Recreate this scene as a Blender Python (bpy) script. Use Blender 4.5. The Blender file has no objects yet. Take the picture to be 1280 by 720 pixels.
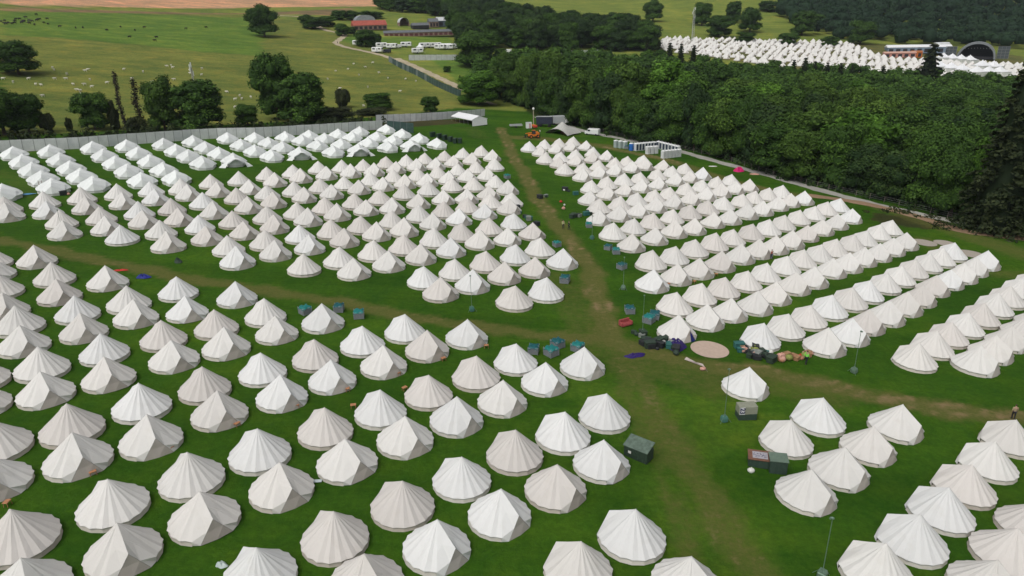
import bpy, math, random
import numpy as np
from mathutils import Vector, Matrix
R = math.radians
sc = bpy.context.scene
col = sc.collection

# ------------------------------------------------------------------ camera
cam_d = bpy.data.cameras.new("camera"); cam = bpy.data.objects.new("camera", cam_d); col.objects.link(cam)
cam_d.sensor_width = 36.0; cam_d.lens = 36.0 * 853.0 / 1280.0
cam_d.clip_start = 0.5; cam_d.clip_end = 6000
PITCH, ROLL, CAMH = R(21.627), R(2.821), 37.46
UP = Vector((-0.07, 0, 1)).normalized()          # true vertical, seen from the sloping camp field
TILT = Vector((0, 0, 1)).rotation_difference(UP).to_matrix().to_4x4()   # stands a thing upright on the slope
LEVEL = TILT.inverted()                          # turns the whole place so that true vertical is Z
cam.matrix_world = LEVEL @ (Matrix.Translation((0, 0, CAMH)) @ Matrix.Rotation(R(90) - PITCH, 4, 'X') @ Matrix.Rotation(ROLL, 4, 'Z'))
sc.camera = cam
# ------------------------------------------------------------------ light
SUN = Vector((-0.36, -0.52, 0.95)).normalized()
w = bpy.data.worlds.new("World"); sc.world = w; w.use_nodes = True
nt = w.node_tree; nt.nodes.clear()
sky = nt.nodes.new('ShaderNodeTexSky'); sky.sky_type = 'NISHITA'; sky.sun_disc = False
sky.sun_elevation = math.asin(SUN.z); sky.sun_rotation = math.atan2(SUN.x, SUN.y)
sky.dust_density = 6.0; sky.air_density = 1.0; sky.ozone_density = 1.0
bg = nt.nodes.new('ShaderNodeBackground'); bg.inputs['Strength'].default_value = 0.150
wo = nt.nodes.new('ShaderNodeOutputWorld')
bw = nt.nodes.new('ShaderNodeRGBToBW'); gm = nt.nodes.new('ShaderNodeMix'); gm.data_type = 'RGBA'; gm.inputs[0].default_value = .86   # overcast: cloud greys the blue
nt.links.new(sky.outputs[0], bw.inputs[0]); nt.links.new(sky.outputs[0], gm.inputs[6]); nt.links.new(bw.outputs[0], gm.inputs[7])
nt.links.new(gm.outputs[2], bg.inputs[0]); nt.links.new(bg.outputs[0], wo.inputs[0])
sd = bpy.data.lights.new("sun", 'SUN'); sd.energy = 0.50; sd.angle = R(35); sd.color = (1.0, 0.94, 0.86)
so = bpy.data.objects.new("sun", sd); col.objects.link(so); so.rotation_euler = SUN.to_track_quat('Z', 'Y').to_euler()
so.location = (0, 0, 120)
sc.view_settings.view_transform = 'Standard'; sc.view_settings.look = 'None'; sc.view_settings.gamma = 1.0
sc.view_settings.exposure = 0.0
sc.view_settings.use_curve_mapping = False
sc.cycles.use_denoising = True
sc.cycles.max_bounces = 4; sc.cycles.diffuse_bounces = 3; sc.cycles.glossy_bounces = 1; sc.cycles.transmission_bounces = 1
sc.cycles.use_adaptive_sampling = True; sc.cycles.adaptive_threshold = 0.02
sc.render.film_transparent = False
HAZE = 0.00008
sc.cycles.volume_bounces = 0; sc.cycles.volume_step_rate = 10

# x, y, heading, tint, block, row, place, front
TENTS = [
(-9.13,36.39,314,3,0,3,5,1), (5.8,38.72,138,2,0,5,5,0), (13.49,37.79,314,1,0,6,4,1), (-16.62,36.67,138,0,0,2,6,0), (-4.67,40.17,314,0,0,4,4,1),
(-12.36,40.57,138,3,0,3,5,0), (10.24,42.36,138,0,0,6,4,0), (-0.1,44.04,314,0,0,5,4,1), (-7.94,44.57,138,3,0,4,4,0), (-31.44,34.57,314,1,0,0,3,1),
(-27.01,38.16,314,2,0,1,5,1), (-22.85,42.06,314,2,0,2,5,1), (4.54,47.67,314,3,0,6,3,1), (-3.48,48.24,138,0,0,5,4,0), (28.09,39.84,131,1,3,1,0,0),
(-18.19,45.94,314,2,0,3,4,1), (-13.71,49.83,314,1,0,4,3,1), (1,52.22,138,3,0,6,3,0), (8.84,51.58,314,0,0,7,2,1), (-35.01,38.92,138,3,0,0,3,0),
(-30.4,42.92,138,1,0,1,5,0), (35.66,38.89,304,2,3,1,0,1), (-25.94,46.66,138,1,0,2,5,0), (32.57,43.39,131,0,3,1,1,0), (-9.26,53.8,314,1,0,5,3,1),
(-21.61,50.5,138,0,0,3,4,0), (26.23,48.7,304,1,3,0,0,1), (5.57,55.7,138,0,0,7,2,0), (-16.89,54.48,138,3,0,4,3,0), (-4.83,57.56,314,0,0,6,2,1),
(39.54,42.46,304,3,3,1,1,1), (-12.4,58.13,138,0,0,5,3,0), (36.97,47.13,131,0,3,1,2,0), (9.97,59.51,138,0,0,8,2,0), (30.58,52.25,304,1,3,0,1,1),
(-36.54,48.46,314,1,0,1,4,1), (-31.93,51.75,314,1,0,2,4,1), (-41.21,45.02,314,1,0,0,2,1), (-0.43,61.38,314,1,0,7,1,1), (-8.13,61.94,138,3,0,6,2,0),
(-27.71,56.5,314,2,0,3,3,1), (27.36,56.69,131,1,3,0,0,0), (43.62,45.82,304,3,3,1,2,1), (-22.87,60.12,314,0,0,4,2,1), (41.02,50.62,131,3,3,1,3,0),
(4.08,65.86,314,0,0,8,1,1), (-39.75,52.84,138,3,0,1,4,0), (35.09,56.14,304,2,3,0,2,1), (-3.45,66.18,138,3,0,7,1,0), (-18.74,64.01,314,0,0,5,2,1),
(-44.47,49.85,138,2,0,0,2,0), (-35.57,57.1,138,0,0,2,4,0), (-31.09,60.96,138,3,0,3,3,0), (32.12,60.84,131,0,3,0,1,0), (-13.98,67.85,314,1,0,6,1,1),
(-26.51,64.84,138,0,0,4,2,0), (0.86,70.09,138,0,0,8,1,0), (8.57,69.92,314,0,0,9,0,1), (45.48,54.39,131,1,3,1,4,0), (-21.88,68.58,138,3,0,5,2,0),
(26.55,67.09,318,0,5,0,0,0), (39.83,60.25,304,1,3,0,3,1), (-9.66,72.19,314,3,0,7,0,1), (-45.95,58.6,314,1,0,1,3,1), (-17.4,72.62,138,0,0,6,1,0),
(-41.66,62.12,314,2,0,2,3,1), (-50.67,56.07,314,2,0,0,1,1), (-5.28,76.02,314,0,0,8,0,1), (-37.04,66.78,314,1,0,3,2,1), (50.23,58.61,131,2,3,1,5,0),
(-32.65,70.19,314,1,0,4,1,1), (-13.02,76.65,138,0,0,7,0,0), (-28.28,74.55,314,1,0,5,1,1), (-49.53,63.46,138,1,0,1,3,0), (-53.95,60.64,138,2,0,0,0,0),
(-45.18,67.48,138,0,0,2,3,0), (-23.69,78.33,314,0,0,6,0,1), (-40.51,71.46,138,3,0,3,2,0), (-35.82,75.07,138,3,0,4,1,0), (21.63,80.62,304,1,4,0,0,0),
(-31.28,79.19,138,1,0,5,1,0), (32.14,79.39,131,0,2,8,0,0), (-54.88,68.45,314,1,0,1,2,1), (0.43,88.03,138,3,1,8,6,0), (-50.42,72.33,314,2,0,2,2,1),
(40.06,78.63,304,1,2,8,0,1), (26.31,84.62,304,1,2,7,1,1), (-41.33,79.22,314,0,0,4,0,1), (-46.65,76.89,314,1,0,3,1,1), (-10.1,89.85,316,3,1,7,5,1),
(49.93,75.64,131,2,2,9,0,0), (36.57,82.95,131,1,2,8,1,0), (23.01,88.78,131,2,2,7,0,0), (4.98,91.63,138,0,1,9,6,0), (-37.06,84.59,314,0,0,5,0,1),
(30.44,87.69,304,1,2,7,2,1), (44.64,82.12,304,0,2,8,1,1), (-5.84,93.42,316,0,1,8,5,1), (-58.64,73.2,138,1,0,1,2,0), (-54.18,77.28,138,0,0,2,2,0),
(57.28,75.41,304,1,2,9,0,1), (-49.76,81,138,1,0,3,1,0), (-13.09,94.26,138,0,1,7,5,0), (40.95,86.47,131,2,2,8,2,0), (54.16,79.5,131,2,2,9,1,0),
(27.5,92.79,131,2,2,7,1,0), (-45.46,85.55,138,0,0,4,0,0), (34.95,90.66,304,1,2,7,3,1), (-1.28,97.59,316,3,1,9,5,1), (48.6,85.77,304,3,2,8,2,1),
(-8.88,98.3,138,1,1,8,5,0), (-23.96,96.4,316,1,1,6,4,1), (-63.08,77.17,314,2,0,1,1,1), (21.35,97.48,304,0,2,6,0,1), (61.43,78.97,304,2,2,9,1,1),
(45.36,90.21,131,0,2,8,3,0), (3.38,101.06,316,3,1,10,5,1), (31.81,96.02,131,3,2,7,2,0), (58.21,82.98,131,3,2,9,2,0), (-59.67,82.37,314,3,0,2,1,1),
(-31.68,96.9,138,2,1,5,4,0), (-19.48,100.51,316,1,1,7,4,1), (-4.33,102.46,138,3,1,9,5,0), (39.07,94.85,304,2,2,7,4,1), (52.92,89.12,304,1,2,8,3,1),
(25.68,100.83,304,2,2,6,1,1), (-56.38,87.79,314,1,0,3,0,1), (-27.25,100.88,138,1,1,6,4,0), (-15.01,104.45,316,2,1,8,4,1), (65.82,82.56,304,2,2,9,2,1),
(36.27,99.44,131,2,2,7,3,0), (8,105.6,316,0,1,11,5,1), (49.89,93.89,131,2,2,8,4,0), (62.44,86.44,131,1,2,9,3,0), (0.3,106.64,138,0,1,10,5,0),
(-42.44,98.48,316,0,1,4,3,1), (-22.71,104.9,138,2,1,7,4,0), (-67.99,83.3,138,2,0,1,1,0), (43.65,99.35,304,2,2,7,5,1), (29.96,104.33,304,2,2,6,2,1),
(22.76,106.65,131,2,2,6,0,0), (-10.53,108.63,316,0,1,9,4,1), (-64.14,88.31,138,2,0,2,1,0), (57.54,93.02,304,2,2,8,4,1), (-38.05,102.83,316,1,1,5,3,1),
(-18.42,108.67,138,3,1,8,4,0), (4.46,110.87,138,1,1,11,5,0), (40.54,103.45,131,1,2,7,4,0), (70.28,86.23,304,2,2,9,3,1), (54.07,97.41,131,0,2,8,5,0),
(-33.69,106.57,316,0,1,6,3,1), (66.82,90.03,131,3,2,9,4,0), (47.8,102.56,304,1,2,7,6,1), (34.5,108.05,304,3,2,6,3,1), (27.28,110.11,131,1,2,6,1,0),
(-45.98,103.87,138,1,1,4,3,0), (-6.03,113.54,316,2,1,10,4,1), (-13.9,113.15,138,1,1,9,4,0), (-29.02,111.04,316,3,1,7,3,1), (61.8,96.79,304,3,2,8,5,1),
(-73.1,89,314,1,0,1,0,1), (-41.25,107.55,138,2,1,5,3,0), (-1.24,116.31,316,1,1,11,4,1), (45.31,107.65,131,1,2,7,5,0), (74.64,89.84,304,2,2,9,4,1),
(58.86,101.57,131,1,2,8,6,0), (-36.87,111.79,138,0,1,6,3,0), (-24.36,115.19,316,2,1,8,3,1), (-9.49,117.39,138,3,1,10,4,0), (20.87,116.15,304,2,2,5,0,1),
(-55.88,104.18,316,2,1,3,2,1), (71.47,94.22,131,1,2,9,5,0), (-70.91,94.76,314,2,0,2,0,1), (31.71,114.64,131,2,2,6,2,0), (39.18,112.66,304,1,2,6,4,1),
(-32.27,115.09,138,3,1,7,3,0), (-20.01,118.31,316,2,1,9,3,1), (52.96,107.73,304,1,2,7,7,1), (-51.49,108.57,316,3,1,4,2,1), (3.2,120.4,316,3,1,12,4,1),
(-76.6,93.48,138,2,0,1,0,0), (66.54,101.57,304,3,2,8,6,1), (-4.76,121.65,138,3,1,11,4,0), (-46.73,112.51,316,3,1,5,2,1), (49.43,111.48,131,2,2,7,6,0),
(-27.97,118.86,138,3,1,8,3,0), (63.05,105.35,131,1,2,8,7,0), (18.28,122.27,131,1,2,5,0,0), (25.84,120.98,304,1,2,5,1,1), (43.33,116.04,304,2,2,6,5,1),
(36.21,118.48,131,3,2,6,3,0), (75.88,98.03,131,2,2,9,6,0), (-42.9,116.59,316,3,1,6,2,1), (-15.48,123.49,316,1,1,10,3,1), (-64.75,106.73,138,0,1,2,2,0),
(57.08,111.06,304,1,2,7,8,1), (-23.02,122.99,138,2,1,9,3,0), (-60.15,110.41,138,1,1,3,2,0), (-0.25,126.09,138,0,1,12,4,0), (70.95,105.11,304,0,2,8,7,1),
(-55.26,114.32,138,0,1,4,2,0), (53.8,115.03,131,1,2,7,7,0), (-10.88,127.24,316,0,1,11,3,1), (-38.49,121.94,316,1,1,7,2,1), (67.29,109.12,131,2,2,8,8,0),
(47.43,119.14,304,2,2,6,6,1), (22.71,126.6,131,1,2,5,1,0), (-50.98,118.32,138,3,1,5,2,0), (40.6,122.48,131,2,2,6,4,0), (-18.66,127.91,138,1,1,10,3,0),
(30.53,126.04,304,2,2,5,2,1), (80.34,101.9,131,1,2,9,7,0), (61.27,114.55,304,1,2,7,9,1), (-46.11,122.05,138,2,1,6,2,0), (-34.12,126.13,316,2,1,8,2,1),
(-69.79,111.16,316,1,1,2,1,1), (-74.93,107.77,316,1,1,1,1,1), (75,108.3,304,1,2,8,8,1), (57.95,118.48,131,2,2,7,8,0), (-6.18,132.12,316,0,1,12,3,1),
(-14.28,131.54,138,3,1,11,3,0), (-41.77,125.91,138,2,1,7,2,0), (-60.7,118.14,316,3,1,4,1,1), (-65.87,115.79,316,2,1,3,1,1), (51.64,122.82,304,2,2,6,7,1),
(16.7,132.22,304,1,2,4,0,1), (27.08,130.56,131,3,2,5,2,0), (34.88,128.81,304,2,2,5,3,1), (71.81,112.94,131,1,2,8,9,0), (-29.6,130.68,316,2,1,9,2,1),
(45.33,126.48,131,3,2,6,5,0), (65.51,117.78,304,1,2,7,10,1), (-24.84,132.97,316,1,1,10,2,1), (-37.5,130.1,138,3,1,8,2,0), (84.97,105.83,131,2,2,9,8,0),
(-56.66,123.52,316,1,1,5,1,1), (-9.89,135.69,138,3,1,12,3,0), (-1.38,136.66,316,2,1,13,3,1), (21.11,135.56,304,1,2,4,1,1), (62.74,122.15,131,2,2,7,9,0),
(79.28,112.17,304,1,2,8,9,1), (-78.79,113.1,138,2,1,1,1,0), (-73.97,116.71,138,2,1,2,1,0), (-51.98,128.15,316,2,1,6,1,1), (-32.79,134.72,138,3,1,9,2,0),
(31.93,135.1,131,2,2,5,3,0), (-20.23,137.59,316,2,1,11,2,1), (76.02,116.46,131,1,2,8,10,0), (-69.27,120.75,138,0,1,3,1,0), (49.81,130.06,131,1,2,6,6,0),
(56.51,127.89,304,3,2,6,8,1), (39.96,134.15,304,2,2,5,4,1), (-5.36,139.93,138,2,1,13,3,0), (69.87,121.6,304,1,2,7,11,1), (-65.1,124.57,138,3,1,4,1,0),
(17.5,140.1,131,2,2,4,0,0), (-48.61,132.75,316,3,1,7,1,1), (25.65,139.32,304,1,2,4,2,1), (-28.44,139.04,138,3,1,10,2,0), (-15.52,141.74,316,1,1,12,2,1),
(-0.95,142.66,138,1,1,14,3,0), (83.68,115.86,304,0,2,8,10,1), (67.08,126.22,131,1,2,7,10,0), (-61.3,129.46,138,0,1,5,1,0), (36.42,139.15,131,3,2,5,4,0),
(-10.69,143.52,316,1,1,13,2,1), (44.28,137.44,304,1,2,5,5,1), (80.32,120.15,131,0,2,8,11,0), (-44.01,137.88,316,2,1,8,1,1), (22.22,143.17,131,2,2,4,1,0),
(54.32,134.38,131,2,2,6,7,0), (-84.72,118.58,316,0,1,1,0,1), (-56.65,134.49,138,3,1,6,1,0), (74.41,125.63,304,1,2,7,12,1), (61.4,132.71,304,2,2,6,9,1),
(-80,122.49,316,2,1,2,0,1), (-24.22,144.34,138,2,1,11,2,0), (-90.1,115.79,316,1,1,0,0,1), (30.17,143.96,304,1,2,4,3,1), (-39.34,141.81,316,1,1,9,1,1),
(-75.53,126.78,316,1,1,3,0,1), (-6.19,147.47,316,2,1,14,2,1), (-51.87,138.36,138,1,1,7,1,0), (16.16,147.66,304,1,2,3,0,1), (-71.23,130.71,316,0,1,4,0,1),
(71.78,130.56,131,1,2,7,11,0), (41.16,143.43,131,3,2,5,5,0), (-19.52,148.47,138,1,1,12,2,0), (-47.47,142.3,138,1,1,8,1,0), (26.58,147.66,131,1,2,4,2,0),
(49.3,142.31,304,1,2,5,6,1), (-66.81,135.13,316,1,1,5,0,1), (-34.62,146.93,316,2,1,10,1,1), (59.24,139.31,131,2,2,6,8,0), (-93.27,119.85,138,2,1,0,0,0),
(34.9,147.93,304,1,2,4,4,1), (-62.43,139,316,2,1,6,0,1), (-43.01,146.41,138,2,1,9,1,0), (66.41,137.51,304,1,2,6,10,1), (-2.11,153.12,316,1,1,15,2,1),
(-89.29,124.63,138,1,1,1,0,0), (-57.07,142.47,316,1,1,7,0,1), (-14.81,153.16,138,2,1,13,2,0), (-30.17,150.97,316,1,1,11,1,1), (-84.76,128.86,138,2,1,2,0,0),
(20.66,153.25,304,2,2,3,1,1), (31.17,151.47,131,2,2,4,3,0), (45.8,147.88,131,1,2,5,6,0), (76.26,134.78,131,1,2,7,12,0), (-38.69,150.07,138,1,1,10,1,0),
(-9.91,154.71,138,2,1,14,2,0), (-79.98,132.98,138,1,1,3,0,0), (53.71,145.91,304,1,2,5,7,1), (-25.74,154.06,316,2,1,12,1,1), (-70.24,139.53,138,1,1,5,0,0),
(-75.34,136.89,138,0,1,4,0,0), (64.07,143.49,131,1,2,6,9,0), (39.51,152.25,304,2,2,4,5,1), (-21,156.89,316,1,1,13,1,1), (-33.75,154.66,138,1,1,11,1,0),
(-5.05,158.38,138,1,1,15,2,0), (35.21,155.08,131,2,2,4,4,0), (17.48,158.3,131,1,2,3,0,0), (-54.17,149.93,316,2,1,8,0,1), (25.35,157.52,304,2,2,3,2,1),
(-66.62,145.46,138,2,1,6,0,0), (71.82,142.98,304,0,2,6,11,1), (51.03,151.76,131,2,2,5,7,0), (-16.32,160.21,316,1,1,14,1,1), (-29.19,158.98,138,2,1,12,1,0),
(-62.02,149.45,138,1,1,7,0,0), (58.82,150.87,304,1,2,5,8,1), (-49.9,154.79,316,2,1,9,0,1), (44.16,156.62,304,1,2,4,6,1), (68.5,147.77,131,2,2,6,10,0),
(-23.83,161.64,138,2,1,13,1,0), (21.73,162.73,131,2,2,3,1,0), (-12.12,163.92,316,1,1,15,1,1), (54.93,155.13,131,2,2,5,8,0), (29.88,161.93,304,1,2,3,3,1),
(40.31,160.03,131,2,2,4,5,0), (-45.07,158.84,316,1,1,10,0,1), (-57.7,154.86,138,2,1,8,0,0), (-19.36,165.09,138,2,1,14,1,0), (-7.45,166.11,316,1,1,16,1,1),
(62.93,154.69,304,2,2,5,9,1), (-40.16,162.31,316,1,1,11,0,1), (-52.96,158.93,138,1,1,9,0,0), (48.73,160.91,304,2,2,4,7,1), (72.92,151.51,131,0,2,6,11,0),
(-35.07,165.12,316,1,1,12,0,1), (26.35,166.96,131,1,2,3,2,0), (34.59,165.65,304,1,2,3,4,1), (59.42,159.12,131,2,2,5,9,0), (-14.9,169.63,138,1,1,15,1,0),
(45.02,164.49,131,1,2,4,6,0), (67.19,157.58,304,0,2,5,10,1), (16.4,170.8,304,1,2,2,0,1), (-48.61,164.7,138,1,1,10,0,0), (-30.44,169.29,316,2,1,13,0,1),
(-43.45,167.02,138,1,1,11,0,0), (30.82,170.35,131,2,2,3,3,0), (-10.54,173.27,138,2,1,16,1,0), (-38.63,169.27,138,2,1,12,0,0), (53.35,165.33,304,1,2,4,8,1),
(63.83,162.54,131,1,2,5,10,0), (-25.89,173.05,316,1,1,14,0,1), (40.01,171.07,304,1,2,3,5,1), (49.88,169.13,131,2,2,4,7,0), (21.12,175.41,304,1,2,2,1,1),
(-21.26,175.85,316,1,1,15,0,1), (12.28,176.87,131,2,2,2,0,0), (-33.87,174.21,138,3,1,13,0,0), (57.61,168.21,304,2,2,4,9,1), (-6.05,178.14,138,1,1,17,1,0),
(36.18,175.54,131,2,2,3,4,0), (17.12,178.65,131,2,2,2,1,0), (-29.11,177.1,138,1,1,14,0,0), (25.69,179.15,304,1,2,2,2,1), (-17.14,180.25,316,2,1,16,0,1),
(44.65,175.56,304,2,2,3,6,1), (54.46,172.99,131,1,2,4,8,0), (-24.94,181.6,138,2,1,15,0,0), (40.74,179.7,131,1,2,3,5,0), (21.71,183.57,131,2,2,2,2,0),
(-12.61,184.9,316,2,1,17,0,1), (48.72,179.56,304,0,2,3,7,1), (11.05,185.8,304,3,2,1,0,1), (30.84,184.64,304,1,2,2,3,1), (-20.15,186.45,138,3,1,16,0,0),
(26.68,187.71,131,2,2,2,3,0), (45.28,184.54,131,2,2,3,6,0), (7.55,190.29,131,2,2,1,0,0), (16.15,189.96,304,2,2,1,1,1), (-7.32,190.56,316,1,1,18,0,1),
(35.04,188.72,304,2,2,2,4,1), (-15.54,191.41,138,1,1,17,0,0), (11.96,192.95,131,1,2,1,1,0), (40.17,189.14,304,2,2,2,5,1), (30.5,191.16,131,2,2,2,4,0),
(21.21,195.09,304,3,2,1,2,1), (-10.67,195.98,138,2,1,18,0,0), (35.48,194.18,131,1,2,2,5,0), (16.49,197.16,131,1,2,1,2,0), (25.58,198.9,304,1,2,1,3,1),
(6.38,201.46,304,2,2,0,0,1), (22.03,203.17,131,1,2,1,3,0), (11.31,207,304,1,2,0,1,1), (3.13,207.46,131,0,2,0,0,0), (7.82,211.74,131,1,2,0,1,0),
(16.21,212.01,304,2,2,0,2,1), (20.86,214.7,304,1,2,0,3,1), (12.56,216.15,131,2,2,0,2,0), (17.27,220.67,131,2,2,0,3,0)]
# x, y, awning, line, place
WHITE = [
(-100.23,129.18,0,-1,0), (-122.68,164.31,0,0,0), (-114.94,156.41,0,0,1), (-107.59,148.79,0,0,2), (-100.86,141.83,0,0,3), (-94.62,135.46,0,0,4),
(-116.64,168.86,0,1,0), (-108.67,160.12,0,1,1), (-101.3,152.22,0,1,2), (-94.79,145.37,0,1,3), (-88.41,139.16,0,1,4), (-110.02,175.55,0,2,0),
(-102.33,167.22,0,2,1), (-95.21,159.61,0,2,2), (-88.28,152.26,0,2,3), (-81.11,144.45,0,2,4), (-103.63,179.95,0,3,0), (-96.24,171.76,0,3,1),
(-88.89,163.34,0,3,2), (-81.81,155.27,0,3,3), (-75.34,147.9,0,3,4), (-96.25,184.76,0,4,0), (-89.34,177.4,0,4,1), (-83.31,171.36,0,4,2),
(-76.82,164.45,0,4,3), (-91.02,190.84,0,5,0), (-84.21,183.13,0,5,1), (-77.74,176.38,0,5,2), (-71.27,169.53,1,5,3), (-84.39,198.24,0,6,0),
(-77,189.21,0,6,1), (-70.5,182.06,0,6,2), (-64.18,176.64,0,6,3), (-77.31,200.48,0,7,0), (-71.16,194.27,0,7,1), (-65.23,188.71,0,7,2),
(-58.46,181.79,1,7,3), (-69.81,204.69,0,8,0), (-63.69,201.03,0,8,1), (-57.24,194.02,0,8,2), (-50.72,186.46,0,8,3), (-64.04,209.36,0,9,0),
(-58.24,205.59,0,9,1), (-51.34,197.59,0,9,2), (-44.82,190.71,1,9,3), (-56.37,214.12,0,10,0), (-51.13,210.33,0,10,1), (-44.41,201.83,0,10,2),
(-37.91,197.28,0,10,3), (-51.25,221.05,0,11,0), (-44.07,212.9,0,11,1), (-38.27,208.16,0,11,2), (-31.91,201.57,1,11,3), (-44.08,227.91,0,12,0),
(-37.52,220.27,0,12,1), (-31.05,213.52,0,12,2), (-24.73,206.32,0,12,3)]
# x, y, height, radius, kind, label
TREES = [
(-144.4,191.5,14,7.7,'b','big dark broadleaf tree at the left edge behind the grey fence'),
(-140.3,195.7,11.7,5.1,'b','dark broadleaf tree just right of the left-edge tree behind the fence'),
(-135.7,197.4,6.3,2.3,'s','twiggy olive bush between the left dark trees and the round one'),
(-132.2,201.5,4.1,1.1,'s','thin small shrub in the gap left of the round dark tree'),
(-200.4,280.6,13.5,9,'b','spreading dark oak standing alone in the sheep pasture, left'),
(-225,302.3,9.6,5.2,'b','dark tree cut by the left edge above the sheep pasture'),
(-127.6,206.2,11.6,5.4,'b','round dark tree behind the fence, left of the bare trunks'),
(-122.5,208.1,8.9,1.8,'s','small sparse olive shrub beside the round dark tree'),
(-117.4,205.5,17.2,1.3,'i','thin leaning ivy-clad bare tree, left one of two'),
(-114.3,209.7,15,1.7,'i','thin leaning ivy-clad bare tree, right one of two'),
(-109.1,211.5,16.7,5.5,'o','olive green broadleaf tree right of the ivy-clad trunks'),
(-99.9,214.7,15.8,9.2,'b','wide dark green tree behind the fence beside the pale mast'),
(-115,206.4,5.2,3.1,'s','low dark undergrowth bush beneath the ivy-clad trunks'),
(-89.9,228.2,7.2,4.4,'b','small rounded tree between the wide tree and the tall pair'),
(-84.8,242.9,23.8,7.6,'b','tall dark tree, left of the tall pair by the fence'),
(-74.7,239.2,17.4,9.2,'b','broad dark tree, right of the tall pair by the fence'),
(-71.3,282.7,8.4,3.6,'s','small twiggy thorn tree alone at the pasture edge'),
(-57.2,282.3,6.9,6.5,'b','low rounded dark bush in the pasture behind the fence end'),
(-36.4,281.4,6.9,3.8,'b','small dark bush left of the bright tree by the track'),
(-68.7,251.2,4.5,8.7,'s','low dark scrub right of the tall pair behind the fence'),
(-56.8,266.4,3,6.8,'s','low dark scrub under the rounded bush behind the fence'),
(-26.8,423.7,21.2,14.6,'b','tall dark tree beside the grey far fence'),
(-19,313.7,15.3,10.6,'g','bright green rounded tree at the bottom of the track'),
(-42.6,402.6,3.4,2.4,'b','tiny dark bush in the green paddock by the track'),
(-175,487.6,21.9,10.8,'b','dark field tree standing alone near the top, left of the farm'),
(-160.9,553.8,9,9.4,'b','dark scrub tree left of the red barn, first of the thicket'),
(-155.6,573,8.2,8.2,'b','dark scrub tree left of the red barn, second of the thicket'),
(-157.5,618.9,8.1,7.2,'b','dark scrub tree left of the red barn, third of the thicket'),
(-147.7,623.5,8.2,8.1,'b','dark scrub tree left of the red barn, fourth of the thicket'),
(-137.7,634.4,7.1,7.4,'b','dark scrub tree left of the red barn, fifth of the thicket'),
(-132,523.5,9.1,5.5,'b','dark scrub tree left of the red barn, sixth of the thicket'),
(-129.3,539,5,4.9,'b','dark scrub tree left of the red barn, seventh of the thicket'),
(-172.1,575.7,8.2,6.7,'b','dark scrub tree left of the red barn, eighth of the thicket'),
(-131.3,643.8,5.9,7.5,'b','dark scrub tree left of the red barn, ninth of the thicket'),
(-105.4,480.4,11.4,7.6,'b','dark tree in front of the red barn'),
(-99,483.2,8.5,4.4,'b','narrow dark tree right beside the one fronting the red barn'),
(125.9,725.7,21.8,10.7,'b','round dark tree on the hill slope, left of the lattice mast'),
(169.7,706.3,21.9,10,'b','dark tree on the hill just right of the lattice mast'),
(167.4,630.9,18.5,13.1,'b','broad dark tree low on the hill right of the mast'),
(206.6,733.1,20.5,8.5,'b','upright dark tree on the hill beside the right-hand pair'),
(206.5,673.4,22.4,12.2,'b','large dark tree in the middle of the hill slope'),
(181.3,601.8,8.6,9.4,'b','low dark tree just above the festival tents'),
(216.3,599.6,9.8,8.6,'b','small spreading tree on the hill foot above festival tents'),
(251.6,665.9,21.5,12,'b','tall dark tree at the wood edge on the hill'),
(251.4,601.9,8.7,7.8,'b','squat dark tree above the festival tents, centre right'),
(287.6,626.1,19.7,12.2,'b','round dark tree at the wood edge above the long marquee'),
(282.7,715.4,13,9.2,'b','dark tree of the wood corner beside the tall one'),
(259,792.8,11,11.1,'b','dark tree at the top edge on the hill'),
(281.6,797.6,12.6,13.2,'b','second dark tree at the top edge on the hill'),
(102,141.4,36.3,8.2,'c','huge dark conifer at the right edge towering over the wood'),
(165.1,421.3,13.9,3.3,'c','dark pointed conifer at the far edge of the wood, first of them'),
(170.8,420.4,12.5,2.8,'c','dark pointed conifer at the far edge of the wood, second of them'),
(181.3,427.9,10.9,2.9,'c','dark pointed conifer at the far edge of the wood, third of them'),
(187.6,424.6,11.7,2.9,'c','dark pointed conifer at the far edge of the wood, fourth of them'),
(238.6,422.9,24.1,8.1,'c','dark pointed conifer at the far edge of the wood, fifth of them'),
(79.9,466.6,13.6,3.6,'c','dark pointed conifer at the far edge of the wood, sixth of them'),
(86.5,462.4,13.5,3.3,'c','dark pointed conifer at the far edge of the wood, seventh of them'),
(93,458.3,13.9,3.6,'c','dark pointed conifer at the far edge of the wood, eighth of them'),
(100.5,460.4,13.5,3.1,'c','dark pointed conifer at the far edge of the wood, ninth of them'),
(107.9,456.6,13.4,3.6,'c','dark pointed conifer at the far edge of the wood, tenth of them'),
(192.8,421.1,11.6,2.6,'c','dark pointed conifer at the far edge of the wood, eleventh of them'),
(210.6,420.7,11.6,3.8,'c','dark pointed conifer at the far edge of the wood, twelfth of them'),
(163,433.3,11,2.9,'c','dark pointed conifer at the far edge of the wood, thirteenth of them')]
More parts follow.
